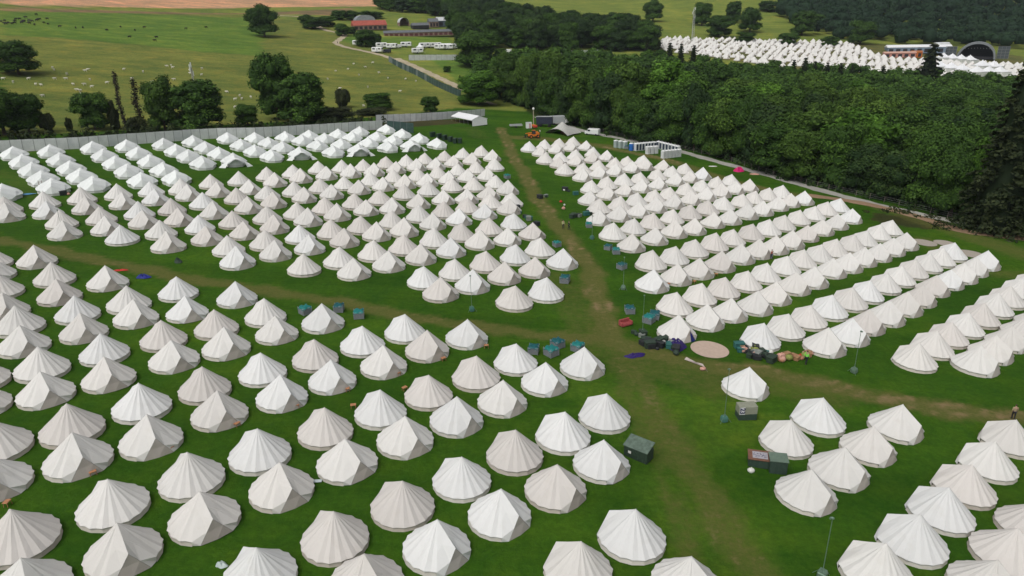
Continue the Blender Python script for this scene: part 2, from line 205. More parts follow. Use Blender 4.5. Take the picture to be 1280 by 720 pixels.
# x, y, height, radius, kind, rank, place
WOOD = [
(-10.6,339.2,20.6,5.9,'b',0,0), (-7.1,331.8,22.7,7.7,'o',0,1), (-4.2,327.6,15.9,6.4,'b',0,2), (0.9,321.3,16.2,8.1,'o',0,3), (3.5,314.9,24.1,5.8,'o',0,4),
(5.9,308.9,24.8,5.7,'o',0,5), (8.4,301.7,18.8,5.9,'d',0,6), (12.5,294.7,25.5,5.8,'o',0,7), (14,286.4,17.7,7.7,'b',0,8), (16.3,280.7,14.4,5.6,'b',0,9),
(20.9,272.5,19.2,7.9,'d',0,10), (23.8,264.6,22.4,8,'o',0,11), (27.7,259.2,20.3,6.3,'b',0,12), (32.3,251.7,22.3,7.2,'d',0,13), (37.4,245.4,20.1,5.8,'o',0,14),
(41.2,238.5,14.7,6.3,'b',0,15), (46.2,234.7,13.7,6.8,'d',0,16), (50.6,229.7,16.6,6.9,'b',0,17), (56.9,224.3,22.1,5.3,'d',0,18), (59.8,218,16.8,5.6,'b',0,19),
(64.9,210.5,20.1,7.2,'o',0,20), (67.9,206.1,21.2,6.1,'b',0,21), (69.8,197.5,17.6,6.5,'d',0,22), (71.8,191.2,15.7,7.5,'b',0,23), (76.3,182.7,14.8,6.3,'o',0,24),
(83,175.6,17.7,6,'b',0,25), (87.3,172,13.3,6.4,'d',0,26), (91,165.7,12.4,5.8,'d',0,27), (96.5,159,17.5,5.8,'b',0,28), (98.6,151.9,16.1,5.7,'b',0,29),
(103.7,147.9,18.9,5.5,'g',0,30), (109,139.7,13.8,7.2,'b',0,31), (112.8,135.4,16,7.1,'b',0,32), (118.9,131.1,8.3,6.2,'b',0,33), (124.1,126.9,14.1,6.3,'d',0,34),
(128.9,122,13.2,6.5,'d',0,35), (12.7,323.9,26.7,8.1,'o',1,0), (24.5,292.2,18.9,11.2,'d',1,1), (41.1,266.9,26.6,8.4,'o',1,2), (50.2,251.8,18.7,9.2,'g',1,3),
(63.9,238.5,17.5,7.6,'b',1,4), (70.8,228.4,21.4,9.2,'b',1,5), (76.2,217.8,18.2,10,'d',1,6), (82.1,197.9,18.4,9.7,'o',1,7), (91,184.6,19.9,10.1,'g',1,8),
(103,169.7,19,6.5,'b',1,9), (115.7,149.9,12.8,8.9,'b',1,10), (-5.9,359,18.6,9.3,'b',2,0), (4.7,364.8,16.2,10.1,'o',2,1), (5.7,343.6,19.5,7.6,'b',2,2),
(22.1,337.8,20.6,7.8,'o',2,3), (23.8,314.6,23.8,11.1,'b',2,4), (31.4,304.6,20.1,8.9,'b',2,5), (36.1,315.5,20,8.5,'o',2,6), (40.1,284.7,23.1,9,'g',2,7),
(56,269.5,25.6,11.2,'g',2,8), (63,251.7,23.3,9.6,'b',2,9), (84.1,230.7,18.2,8.9,'o',2,10), (91.8,204.9,20.3,7.3,'o',2,11), (101.4,191.4,16.4,7.6,'b',2,12),
(109.5,179.7,19.3,7.8,'b',2,13), (119.6,161.6,14.4,7,'b',2,14), (18.3,358.7,19.4,9.8,'o',3,0), (30.5,353.7,13.3,7.5,'b',3,1), (33,329,17.1,11.3,'b',3,2),
(35.9,341,16.7,10.8,'b',3,3), (49.5,327.5,21.5,9.9,'b',3,4), (50.6,296.7,16.3,10.6,'b',3,5), (52.3,314.1,19.9,8.7,'o',3,6), (59.6,283.9,20.8,8.8,'d',3,7),
(67.4,265.6,18.1,10.6,'b',3,8), (77.7,255.3,15.8,10,'g',3,9), (87,243,14.8,7.9,'o',3,10), (91.8,256.3,16.9,8.5,'o',3,11), (96.7,220.2,15.7,9.5,'o',3,12),
(101.3,237,14.3,7.8,'o',3,13), (104.2,204.1,17.3,9.2,'g',3,14), (110,215.7,15.4,8.6,'b',3,15), (115.5,196.8,15.3,7.9,'o',3,16), (121.1,182.8,19.2,7.3,'b',3,17),
(129.2,172.9,15.3,9.7,'d',3,18), (40.8,361.8,17.5,9.4,'b',4,0), (50.1,347.6,15.6,9.1,'b',4,1), (60.4,337.3,12.3,11.2,'o',4,2), (65,297.8,23,7.1,'b',4,3),
(66.4,315.1,18.8,9,'b',4,4), (73.9,305.9,22.8,10.2,'d',4,5), (75.7,275.3,16.4,10.6,'b',4,6), (79.7,295.4,16,10,'d',4,7), (92.4,271.8,19.8,9.4,'g',4,8),
(113,246.9,17.2,6.5,'o',4,9), (117.9,230.3,19.3,7.7,'o',4,10), (123,219.6,19.1,8.8,'b',4,11), (126.5,203.3,17.9,7.7,'d',4,12), (136.8,189.6,19.9,6.5,'d',4,13),
(58.5,361.7,17,8.1,'d',5,0), (62.8,350.4,14.1,8,'b',5,1), (71.4,331.5,15.7,9,'b',5,2), (79.1,318.7,16.3,6.6,'o',5,3), (91,290.1,20,8.1,'o',5,4),
(103.2,279.7,14.3,7.2,'b',5,5), (111.6,265.9,13.6,6.3,'o',5,6), (116.1,276.9,16.4,6.3,'d',5,7), (123.4,241.1,15.1,9.5,'o',5,8), (126.5,262.5,21.9,7.1,'o',5,9),
(136.8,215.5,18.7,6.2,'b',5,10), (140.6,228.5,18.1,8.3,'b',5,11), (148.5,197.7,18.8,8.4,'b',5,12), (155.1,213.8,14.6,9.9,'o',5,13), (76.3,351.8,13.8,8.2,'o',6,0),
(86.9,340.9,13.5,8.9,'g',6,1), (89.2,325.8,21.3,9,'b',6,2), (91.4,311.4,17.2,8.8,'b',6,3), (99.9,299.7,17.1,7.7,'o',6,4), (100,332.9,13,8.6,'b',6,5),
(106.3,310.1,17.8,8.1,'o',6,6), (108.8,291.9,18.3,9,'b',6,7), (120.6,288.8,20.7,10.1,'o',6,8), (134.1,273,11.6,7.6,'o',6,9), (138.9,254.1,19.1,8.3,'o',6,10),
(141.7,241.9,11.9,6.4,'b',6,11), (155.7,239.3,17.9,10.1,'d',6,12), (158.7,227.3,17.7,6.9,'b',6,13), (94.7,350,13.5,8.2,'o',7,0), (108.7,346.4,12.4,6.4,'o',7,1),
(111.3,328.1,15.6,11,'b',7,2), (116.3,302.9,15.8,7.5,'b',7,3), (122,320.4,13.6,8.6,'g',7,4), (132.5,292.3,17.7,6.9,'b',7,5), (143.8,281.2,14,7.7,'o',7,6),
(152.9,265.2,13.4,8.3,'d',7,7), (155.3,277.3,13.7,9.5,'b',7,8), (159.3,254.2,12.6,9.4,'g',7,9), (168.5,242.2,15.4,7.6,'o',7,10), (170.1,223.8,18.9,10.3,'b',7,11),
(178.8,233.9,14.5,8.9,'g',7,12), (120.8,343.3,13.6,8.5,'b',8,0), (134.2,329.1,20.5,9.6,'o',8,1), (134.8,308.2,20,7.7,'b',8,2), (150.4,296.7,14.3,7.2,'o',8,3),
(166.9,273.9,19.9,9.8,'b',8,4), (168.8,261.3,17.7,8.7,'o',8,5), (182.9,257.3,18.5,9.7,'o',8,6), (185.7,244.6,20,7.6,'b',8,7), (136.2,341.3,13.5,6.9,'o',9,0),
(150.1,316.2,16,10,'o',9,1), (159.2,307.9,16.3,10.3,'b',9,2), (169.4,289.7,17.2,7.7,'b',9,3), (170.7,301.9,14.2,9.8,'b',9,4), (178.3,278.6,17.5,8.6,'b',9,5),
(195.7,265,16.8,9.4,'b',9,6), (148.4,342.3,13.5,7.2,'b',10,0), (156.1,329.3,17.8,9.3,'g',10,1), (162,340.2,8.2,10.3,'b',10,2), (168.5,319,17.5,10.1,'b',10,3),
(180.7,320.1,17.3,8.5,'b',10,4), (187.2,294.3,13.4,9.6,'d',10,5), (188.4,309.1,17.2,10,'o',10,6), (197.3,278,17.1,8.8,'b',10,7), (174.1,339,13.5,6.1,'o',11,0),
(187.3,341.3,13.6,9.3,'o',11,1), (189.8,328.9,14.4,6.4,'g',11,2), (200.6,310.6,18.5,9.8,'b',11,3), (201.6,298.7,13.8,7,'d',11,4), (208.7,285.1,13.5,7.9,'d',11,5),
(204.2,330.5,11.2,7,'g',12,0), (206.1,343.4,10.7,8.2,'g',12,1), (213.6,320.2,17,6.9,'d',12,2), (218.1,306.4,20,7.2,'g',12,3), (223.9,294.5,14.7,7.7,'g',12,4),
(218.4,331.7,15.6,10.2,'g',13,0), (225.5,344.2,10.5,8,'b',13,1), (232.5,313,17.7,7.6,'b',13,2), (236.8,325.9,11.7,8.9,'o',13,3), (242.6,344.3,12.3,10.2,'d',14,0),
(248.5,333.7,10.2,9.5,'b',14,1), (257.3,343.1,14.3,8.4,'g',15,0)]
FARWOOD = [
(-142.3,738.6,13.7,7.9,'d',8,0), (-140.9,722.2,19,10.1,'b',7,0), (-136.6,749.3,18.6,10.2,'d',8,1), (-133,735.2,20.4,8.4,'b',8,2), (-132.9,759.3,18.4,8,'d',8,3),
(-131.4,708.2,15.9,8.2,'b',7,1), (-117.8,703.9,13.6,8.4,'d',7,2), (-117.3,731.6,20.6,10.5,'b',8,4), (-110.6,744.3,15.7,8.3,'b',8,5), (-110,719.3,17.9,8.9,'b',7,3),
(-105.4,705.8,13.3,10.9,'b',7,4), (-98.7,724.7,15.4,9,'d',8,6), (-95.9,705.8,18.7,10.3,'b',7,5), (-93.2,753.9,16.4,9,'d',8,7), (-87.3,701.4,16.4,8.3,'b',7,6),
(-86.7,736.2,17.5,10,'d',8,8), (-84.4,720.7,13,7.9,'b',7,7), (-84.1,687.8,20.5,9.5,'d',6,0), (-73.2,685.5,16.4,9.4,'b',6,1), (-71.9,733.8,20.5,9.8,'b',8,9),
(-70.5,701.4,18.9,8.8,'b',7,8), (-70.4,756.9,14.8,8.1,'d',8,10), (-69.3,746.5,14.8,7.5,'b',8,11), (-64.5,651.7,15.4,10.4,'d',6,2), (-63.9,672.1,20.8,7.9,'b',6,3),
(-63.3,714.3,13.9,7.7,'b',7,9), (-61.6,728.3,17.5,8.7,'b',8,12), (-59.8,744.6,16.4,8.7,'d',8,13), (-56.8,688.7,18,10.8,'b',7,10), (-56.7,638.9,18.8,10.2,'b',6,4),
(-54.6,629.2,20.3,10.2,'d',5,0), (-54.4,583.6,18,8.6,'d',3,0), (-53.8,569.3,13.2,8.9,'d',3,1), (-53.7,666.2,19.6,8.6,'d',6,5), (-53.6,593.4,16.2,9.3,'d',4,0),
(-52.1,737.6,13.5,10.1,'b',8,14), (-51.7,553.1,20.5,9,'b',2,0), (-49.5,714.3,18.1,8.1,'b',7,11), (-46.7,607.5,15.1,10.6,'d',5,1), (-46.6,705,14.9,8.4,'d',7,12),
(-44.6,637.3,16,7.7,'d',5,2), (-44,673,13.8,9.1,'b',6,6), (-42.6,565.5,17.8,9,'b',2,1), (-41.4,512.3,17.2,9,'d',0,0), (-41.1,626.5,13.8,9.9,'b',5,3),
(-40.9,652,18.5,7.9,'d',6,7), (-40.4,584,15,7.7,'b',3,2), (-40.2,540.6,19.8,9.3,'b',1,0), (-38.3,498.5,16.8,10.1,'d',0,1), (-38.3,716.7,20.7,9.4,'d',7,13),
(-32.1,678.8,16.7,9.2,'d',6,8), (-31.5,526.8,20.2,10.6,'b',1,1), (-31.3,631.8,17.7,8.6,'b',5,4), (-30.9,574.2,15.9,9.8,'d',3,3), (-30.4,644.6,13.6,9.7,'b',6,9),
(-29,612.2,20.8,9,'d',5,5), (-27.2,554.7,18,7.6,'d',2,2), (-26.2,594.6,16.8,10.2,'b',4,1), (-26.1,696,18.1,10.9,'d',7,14), (-25.9,516.1,14.2,8.7,'b',0,2),
(-22.7,543.6,13.2,9.8,'b',1,2), (-22.2,504.1,19.1,10.6,'b',0,3), (-21.9,681.4,15.7,9.9,'d',6,10), (-19.4,564.7,15,7.9,'d',2,3), (-18.8,602.2,16.1,7.8,'d',4,2),
(-18.3,630.1,15.3,8.3,'b',5,6), (-18.2,528.3,17.2,9.4,'d',1,3), (-16.4,654.5,18.5,11,'b',6,11), (-13.8,667.3,17.6,9.3,'b',6,12), (-13.7,592.4,20.3,9.5,'d',4,3),
(-12.9,536.5,20.8,8.9,'d',1,4), (-8.5,577.2,16.6,10.9,'b',3,4), (-7.3,621.7,20.7,9.9,'b',5,7), (-6.8,560.8,16.1,9.5,'b',2,4), (-6.8,605.8,19.5,8.8,'d',4,4),
(-6.1,509.7,13.5,8,'b',0,4), (-4.4,520.5,13.9,9.2,'d',0,5), (-0.3,540.6,16.6,9.2,'b',1,5), (0.2,628.1,13.1,7.9,'b',5,8), (1.3,638.2,19.5,8.7,'d',6,13),
(2,586.8,15.5,9.1,'b',4,5), (2.6,530.8,17.7,9.1,'b',1,6), (2.7,618,16.6,8.7,'b',5,9), (4.1,554.8,17.3,10.1,'d',2,5), (9.2,504.9,20.2,9.9,'d',0,6),
(9.4,516.3,13.1,9.9,'d',0,7), (9.8,569.1,18.4,9.8,'d',2,6), (10.2,537.6,17.3,8.7,'d',1,7), (11.2,580.3,20.8,8.7,'d',3,5), (12,605.4,15.1,10.2,'b',4,6),
(13.5,590,13.1,9.1,'b',4,7), (13.8,640.5,14.7,8.2,'b',6,14), (15.8,547.8,15.1,11,'d',2,7), (16,625.2,19.9,10.6,'d',5,10), (20.4,582.9,18.2,10.7,'b',3,6),
(21.6,565.8,19.9,10,'b',2,8), (23,512.2,16.1,7.5,'d',0,8), (24.4,606.4,15.1,8.1,'d',5,11), (24.9,533,14.9,10.5,'b',1,8), (27,556.1,16.3,9.4,'d',2,9),
(30,520.7,18.3,11,'b',0,9), (31.7,505.6,19.5,7.8,'b',0,10), (33.1,598.2,18.2,9.2,'d',4,8), (38,584.5,19.4,10.1,'b',4,9), (38.1,617.7,17.3,9.5,'d',5,12),
(39.5,574.4,18.5,9.5,'d',3,7), (39.9,523.9,19,10,'d',0,11), (42.5,533.2,19.7,10.6,'d',1,9), (44.7,555.2,19.1,9.5,'b',2,10), (48.4,601.3,13.6,8,'b',4,10),
(52.9,616.4,13.2,9.4,'b',5,13), (53.6,586.1,19.4,10.3,'d',4,11), (54,573.5,19,9.9,'d',3,8), (55.9,553.9,18.9,9.3,'d',2,11), (58.3,523.7,17.2,10.3,'b',0,12),
(61,592.8,18,7.6,'d',4,12), (64.1,535.9,14.9,10.1,'d',1,10), (66,516.8,14,7.6,'d',0,13), (67.8,572.8,16.2,10.1,'b',3,9), (69.8,554.6,13.3,10.7,'d',2,12),
(71.5,607.2,18.1,9.6,'d',5,14), (74.3,542.8,19.4,10.5,'d',1,11), (74.4,579.9,15.6,7.8,'d',3,10), (75.3,592.5,19.5,9.6,'b',4,13), (75.4,526.2,14.3,10.2,'b',1,12),
(80.6,569.5,19.3,8.6,'d',3,11), (80.7,553.4,14.7,7.5,'d',2,13), (81.5,534.7,13,7.6,'b',1,13), (85.6,579,13.9,10.6,'b',3,12), (85.6,595.8,20.3,9.8,'d',4,14),
(89.4,524.2,18.8,9.4,'b',0,14), (90.9,569.2,17.7,9,'b',3,13), (90.9,545.3,20.2,10.5,'b',2,14), (92.1,533.5,19.1,10.6,'d',1,14), (95.7,577.8,16.2,8.1,'b',3,14)]
D = {
 'wear': [[[[-7.19, 250.8], [-3.27, 218.27], [-1.63, 197.24], [1.64, 177.1], [4.07, 153.26], [7.13, 135.5], [10.12, 119.74], [12.4, 106.96], [12.69, 96.18], [12.45, 85.73], [13.34, 78.57], [16.19, 75.95], [20.66, 73.66], [24.96, 71.69], [30.63, 71.68], [35.51, 69.69], [41.44, 66.7], [47.55, 64.94], [55.58, 64.06]], 2.0, 1.0, 0.58], [[[-83.54, 104.52], [-73.52, 101.14], [-59.34, 96.07], [-45.11, 91.28], [-34.99, 88.88], [-22.9, 85.76], [-12.44, 81.93], [-3.89, 80.18], [4.37, 78.72], [11.64, 77.91]], 1.7, 0.85, 0.3], [[[7.45, 100.61], [8.63, 89.46], [9.36, 84.03], [10.43, 78.01], [12.1, 74.85]], 3, 0.45, 0.05], [[[13.01, 76.71], [14.79, 68.74], [15.63, 60.76], [16.5, 53.93], [17.79, 47.23], [18.86, 41.73], [19.66, 39.42]], 2.0, 0.62, 0.3], [[[12.2, 75.73], [13.02, 67.11], [13.55, 59.08], [14.06, 55.0], [14.57, 48.03], [14.54, 39.09]], 1.1, 0.5, 0.1], [[[87.23, 155.6], [91.18, 144.39], [93.94, 136.09], [96.81, 124.79]], 5, 0.6, 0.0], [[[-2.48, 230.96], [4.25, 232.99], [13.53, 229.27], [21.21, 225.28], [28.8, 222.93]], 4, 0.9, 0.35], [[[27.3, 221.05], [43.61, 205.2], [51.62, 188.81], [58.52, 174.7], [69.36, 164.98]], 3.0, 0.8, 0.6], [[[88.05, 111.88], [78.73, 114.59], [82.36, 131.49]], 3, 0.5, 0.0], [[[15.59, 72.11], [24.04, 68.19], [29.78, 69.13], [36.48, 67.62]], 4, 0.5, 0.05], [[[-13.01, 227.78], [-17.09, 247.54], [-21.27, 246.16]], 4, 0.3, 0.0], [[[-115.79, 149.53], [-107.83, 143.23], [-96.4, 131.37]], 3, 0.3, 0.0]],
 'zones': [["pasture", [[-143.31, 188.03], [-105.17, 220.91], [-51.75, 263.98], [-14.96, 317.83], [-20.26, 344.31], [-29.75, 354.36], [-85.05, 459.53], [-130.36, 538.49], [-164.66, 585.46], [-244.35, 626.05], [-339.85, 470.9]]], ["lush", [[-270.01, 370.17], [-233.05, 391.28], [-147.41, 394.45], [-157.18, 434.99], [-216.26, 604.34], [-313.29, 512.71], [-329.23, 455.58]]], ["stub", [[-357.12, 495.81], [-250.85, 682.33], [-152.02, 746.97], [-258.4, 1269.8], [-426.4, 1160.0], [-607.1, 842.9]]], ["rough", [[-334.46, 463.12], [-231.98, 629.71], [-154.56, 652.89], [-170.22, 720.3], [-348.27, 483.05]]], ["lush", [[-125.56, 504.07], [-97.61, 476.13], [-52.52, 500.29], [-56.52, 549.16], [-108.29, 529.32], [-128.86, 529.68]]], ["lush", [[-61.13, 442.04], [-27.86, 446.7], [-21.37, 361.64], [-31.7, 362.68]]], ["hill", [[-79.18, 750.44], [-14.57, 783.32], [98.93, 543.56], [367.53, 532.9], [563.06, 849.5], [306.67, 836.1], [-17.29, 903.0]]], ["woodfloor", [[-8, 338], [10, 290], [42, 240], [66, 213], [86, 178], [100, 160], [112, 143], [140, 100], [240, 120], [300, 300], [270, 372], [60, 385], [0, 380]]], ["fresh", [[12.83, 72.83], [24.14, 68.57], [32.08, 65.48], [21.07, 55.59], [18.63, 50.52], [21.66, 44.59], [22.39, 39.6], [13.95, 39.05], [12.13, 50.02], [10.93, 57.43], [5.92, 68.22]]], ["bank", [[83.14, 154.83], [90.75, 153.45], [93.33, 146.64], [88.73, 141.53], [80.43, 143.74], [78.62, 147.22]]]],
 'festival': [[94.4, 534.03], [181.38, 471.35], [275.55, 470.88], [335.86, 483.91], [410.92, 600.16], [307.36, 631.82], [115.4, 602.9]],
 'roads': [["gravel_road", [[7.02, 285.81], [15.39, 268.45], [24.77, 251.62], [38.58, 236.63], [50.6, 221.7], [60.23, 204.48], [69.38, 188.75], [78.01, 171.76], [86.09, 159.01], [94.36, 150.06], [102.67, 143.33], [108.9, 137.45]], 3.9], ["earth_track", [[70.02, 166.75], [79.98, 162.36], [86.6, 156.19], [91.17, 147.54], [93.82, 140.04], [98.94, 137.48], [107.59, 135.59]], 3.6], ["farm_track", [[-219.7, 624.03], [-185.56, 624.22], [-164.11, 574.26], [-149.84, 549.11], [-132.52, 532.71], [-128.54, 502.58], [-126.63, 486.25], [-116.51, 471.14], [-101.91, 459.37], [-86.43, 445.29], [-74.92, 427.56]], 4.2], ["farm_track", [[-77.87, 438.97], [-61.63, 412.13], [-44.2, 381.75], [-31.31, 358.3]], 5.0], ["farm_track", [[-31.31, 358.3], [-23.15, 341.02], [-17.66, 326.71], [-12.0, 316.45]], 3.6]],
 'fence_near': {"p": [[-134.31, 159.47], [-129.92, 169.27], [-115.46, 178.54], [-107.36, 186.94], [-95.02, 198.55], [-89.47, 203.06], [-79.69, 207.52], [-63.83, 220.19], [-46.72, 235.04]], "h": 3.3},
 'fence_mid': {"p": [[-51.63, 248.41], [-38.56, 257.11], [-26.29, 267.96], [-14.33, 280.35]], "h": 3.0},
 'fence_green': {"p": [[-44.71, 233.04], [-35.32, 230.01]], "h": 3.2},
 'fence_track': {"p": [[-79.81, 425.5], [-69.83, 405.97], [-57.83, 386.56], [-43.48, 358.25], [-28.66, 333.15]], "h": 3.0},
 'fence_far': {"p": [[-69.31, 434.41], [-40.73, 445.72]], "h": 3.0},
 'fence_far2': {"p": [[-18.45, 458.99], [18.93, 477.12], [52.37, 494.43]], "h": 3.0},
 'cages': [[-26.96, 81.73], [-22.86, 83.02], [-19.8, 81.3], [2.99, 73.66], [5.1, 73.25], [5.96, 75.49], [8.38, 74.88], [16.52, 87.31], [18.69, 84.35], [19.71, 85.79], [7.59, 115.58], [8.06, 97.9], [14.42, 128.71], [16.65, 115.19], [17.82, 113.16], [17.78, 105.4], [-2.54, 168.51], [34.38, 220.12]],
 'stools': [[-29.8, 50.95], [-34.44, 47.02], [-38.72, 42.85], [-25.5, 55.2], [-21.01, 58.92], [-16.76, 62.65], [-12.11, 66.58], [-7.53, 70.49], [-2.75, 74.32], [-10.87, 63.38], [-15.41, 59.43], [24.21, 98.73], [32.94, 104.17], [28.55, 100.35]],
 'people': [[9.3, 126.75], [10.36, 126.39], [36.05, 74.24], [54.16, 63.62], [45.3, 114.3], [-125.21, 484.91], [7.1, 240.67], [50.52, 133.24]],
 'poles': [[23.94, 39.47], [22.35, 60.31], [17.16, 80.18], [-5.29, 85.19], [14.33, 120.92], [16.79, 96.07], [-75.61, 108.47], [41.12, 72.55]],
 'toilets_a': [[36.51, 217.16], [44.08, 222.79]],
 'toilets_b': [[44.91, 224.48], [50.46, 216.09]],
 'toilets_c': [[43.1, 206.32], [49.68, 211.22]],
 'toilets_d': [[39.28, 212.45], [43.44, 214.9]],
 'toilets_e': [[30.5, 221.94], [34.65, 220.19]],
 'blue_toilet': [[35.56, 217.6]],
 'marquee': [[-17.23, 251.35], [-12.05, 255.06], [-24.99, 264.06]],
 'stretch': [[11.4, 243.77], [19.15, 237.48], [18.54, 259.24]],
 'handler': [[4.78, 232.32]],
 'tower': [[5.08, 258.79]],
 'trailer': [[6.26, 258.18], [12.18, 257.15]],
 'lorry': [[14.26, 263.89]],
 'flat': [[-1.43, 253.66]],
 'whitebox': [[3.26, 253.25]],
 'redbox': [[5.6, 253.05]],
 'whitev': [[25.88, 244.71]],
 'disks': [[25.05, 76.91], [80.4, 129.35], [84.74, 129.79], [85.88, 123.35]],
 'sheet': [[21.8, 73.57], [23.17, 71.31]],
 'pink': [[62.21, 192.37]],
 'whitesheet': [[56.07, 197.57]],
 'beigeheap': [[65.66, 188.93]],
 'shed': [[12.52, 53.48]],
 'cabinet': [[24.86, 61.29]],
 'cratea': [[23.64, 53.27]],
 'crateb': [[25.06, 52.42]],
 'bluetarp': [[-98.59, 132.25]],
 'rack': [[-95.76, 135.55]],
 'heapa': [[-89.07, 138.36]],
 'heapb': [[-90.62, 133.88]],
 'red': [[-58.08, 93.79]],
 'navy': [[-53.41, 91.43]],
 'green': [[-51.56, 98.31]],
 'bag': [[-19.81, 37.77]],
 'board': [[-15.85, 47.61]],
 'purple_a': [[14.72, 73.65]],
 'mast': [[135.0, 586.09]],
 'palemast': [[-126.1, 271.63]],
 'stage': [[352.49, 567.72]],
 'longm': [[317.34, 588.47]],
 'orangem': [[293.87, 557.91]],
 'bins': [[-28.25, 224.77], [-25.87, 222.31], [-23.79, 219.83], [-21.74, 217.39], [-19.99, 214.94], [-18.52, 215.36]],
 'poleh': [5.4, 6.0, 5.5, 5.1, 4.4, 5.1, 4.3, 5.4],
 'towerh': 5.5,
 'masth': 26.2,
 'palemasth': 13.3,
 'heaps': {"a": [[16.81, 79.9], [16.98, 77.14], [17.82, 76.79], [18.62, 77.32], [19.51, 78.33], [20.06, 77.48], [20.11, 75.72]], "a_purple": [[14.6, 73.85], [21.22, 75.84]], "b": [[29.43, 77.17], [29.64, 75.88], [30.32, 75.53], [30.79, 75.15], [31.36, 74.79], [32.06, 75.71], [30.47, 77.28], [31.16, 76.91]], "c": [[33.5, 75.02], [34.27, 75.52], [34.96, 75.81], [35.5, 75.65], [36.26, 76.37], [37.46, 77.16], [37.91, 76.77]], "d": [[-0.31, 139.11], [0.73, 135.54], [1.72, 133.31], [2.68, 131.15], [3.76, 128.52], [1.21, 137.49], [3.11, 124.63]], "e": [[5.46, 149.81], [6.93, 150.84], [11.14, 158.63], [12.38, 157.3], [13.37, 155.16]], "f": [[11.86, 135.15], [13.07, 135.97], [14.34, 137.42], [15.29, 138.84]], "g": [[9.65, 147.06], [10.57, 144.48], [9.87, 141.03]]},
 'red_sofa': [[15.36, 82.93]],
 'farm': {"red": [[-132.88, 562.22], [-109.34, 572.18]], "dome": [[-136.7, 592.86], [-122.32, 599.13]], "arch": [[-102.12, 596.52], [-94.74, 599.6]], "low": [[-90.53, 585.08], [-78.31, 590.05]], "house": [[-79.05, 600.58], [-72.13, 603.43]], "shed": [[-73.41, 608.48], [-59.28, 614.34]], "wall": [[-104.47, 539.98], [-54.18, 550.04]], "caravans": [[-110.57, 482.02], [-94.17, 477.55], [-87.11, 476.63], [-79.24, 487.04], [-63.79, 488.82], [-56.18, 484.11], [-45.57, 491.37], [-68.07, 462.44], [-92.62, 456.39], [-50.99, 485.87]], "tentm": [[-68.99, 479.66]], "carv": [[-86.96, 458.76], [-84.23, 481.44]], "lorryw": [[-10.47, 484.95]]},
 'farmh': {"red": 6.3, "dome": 6.6, "arch": 6.7, "low": 4.8, "house": 6.1, "shed": 7.4, "wall": 4.4},
 'stageh': 12.9,
 'stage_w': 25.6,
 'peaks': [[317.27, 549.99], [322.85, 547.99], [328.38, 546.01], [333.88, 544.04], [288.01, 500.99], [293.15, 496.2], [298.2, 491.5], [303.7, 484.08], [313.3, 486.65], [322.35, 489.06], [332.74, 513.38], [325.49, 514.58]],
 'sheep': [[-198.91, 299.45], [-195.87, 295.66], [-186.97, 289.72], [-185.88, 300.69], [-186.71, 303.87], [-197.46, 267.27], [-191.24, 263.86], [-191.19, 272.39], [-183.08, 264.12], [-180.82, 263.85], [-184.48, 277.87], [-181.55, 280.26], [-173.49, 271.54], [-174.22, 283.97], [-170.53, 273.83], [-166.12, 270.99], [-166.68, 262.64], [-165.05, 261.9], [-161.83, 256.68], [-169.41, 246.9], [-148.2, 228.95], [-176.82, 314.1], [-166.14, 281.53], [-167.07, 337.54], [-167.37, 334.22], [-163.99, 332.58], [-168.15, 313.68], [-150.1, 304.45], [-154.13, 293.22], [-163.38, 295.1], [-146.41, 313.93], [-152.79, 338.62], [-155.26, 330.58], [-146.02, 322.05], [-151.43, 322.81], [-121.66, 290.0], [-114.61, 285.35], [-111.45, 279.16], [-109.72, 284.42], [-106.96, 260.72], [-146.15, 279.71], [-113.24, 276.8], [-87.03, 414.31], [-87.53, 397.19], [-84.98, 369.85], [-95.92, 404.59], [-57.61, 333.97], [-60.8, 369.96], [-54.85, 366.5], [-64.23, 286.15], [-94.51, 385.35], [-123.06, 333.05], [-77.11, 382.8], [-69.63, 368.08], [-98.41, 375.16], [-95.65, 348.86], [-73.64, 338.04], [-104.61, 294.18], [-84.14, 326.41]],
 'cows': [[-271.35, 421.99], [-263.71, 424.7], [-248.38, 429.84], [-251.57, 450.73], [-239.14, 443.9], [-242.55, 461.74], [-224.32, 479.76], [-218.88, 498.59], [-226.33, 413.03], [-216.22, 424.01], [-210.58, 410.65], [-261.54, 428.16], [-301.24, 419.3], [-291.49, 411.13], [-296.48, 443.08], [-295.36, 431.51], [-294.11, 409.25], [-291.69, 419.55], [-294.09, 425.11], [-294.55, 412.51], [-311.08, 462.62], [-292.83, 408.17], [-302.27, 433.67], [-305.49, 444.01], [-293.63, 422.39], [-288.85, 421.78], [-294.19, 436.63], [-295.54, 448.8], [-297.02, 421.26], [-292.95, 430.77], [-283.04, 417.59], [-292.43, 414.86], [-299.47, 413.37], [-281.15, 426.84], [-298.35, 423.85], [-303.02, 431.48], [-285.41, 429.87], [-289.71, 423.03], [-296.15, 427.86], [-295.94, 440.98]],
 'front': [[-15.0, 332.5], [-7.1, 320.8], [1.4, 303.6], [12.5, 274.0], [23.4, 253.1], [38.1, 233.3], [51.3, 219.1], [60.6, 205.8], [68.3, 185.4], [77.6, 170.8], [86.5, 159.8], [94.7, 147.5], [103.9, 135.0]],
}
ORD = "first second third fourth fifth sixth seventh eighth ninth tenth eleventh twelfth thirteenth fourteenth fifteenth sixteenth seventeenth eighteenth nineteenth twentieth".split()
def ordinal(n):
    n += 1
    if n <= 20: return ORD[n - 1]
    tens = ['twenty', 'thirty', 'forty'][n // 10 - 2]
    return tens[:-1] + 'ieth' if n % 10 == 0 else tens + '-' + ORD[n % 10 - 1]
TINT = ['white', 'pale cream', 'cream', 'beige']
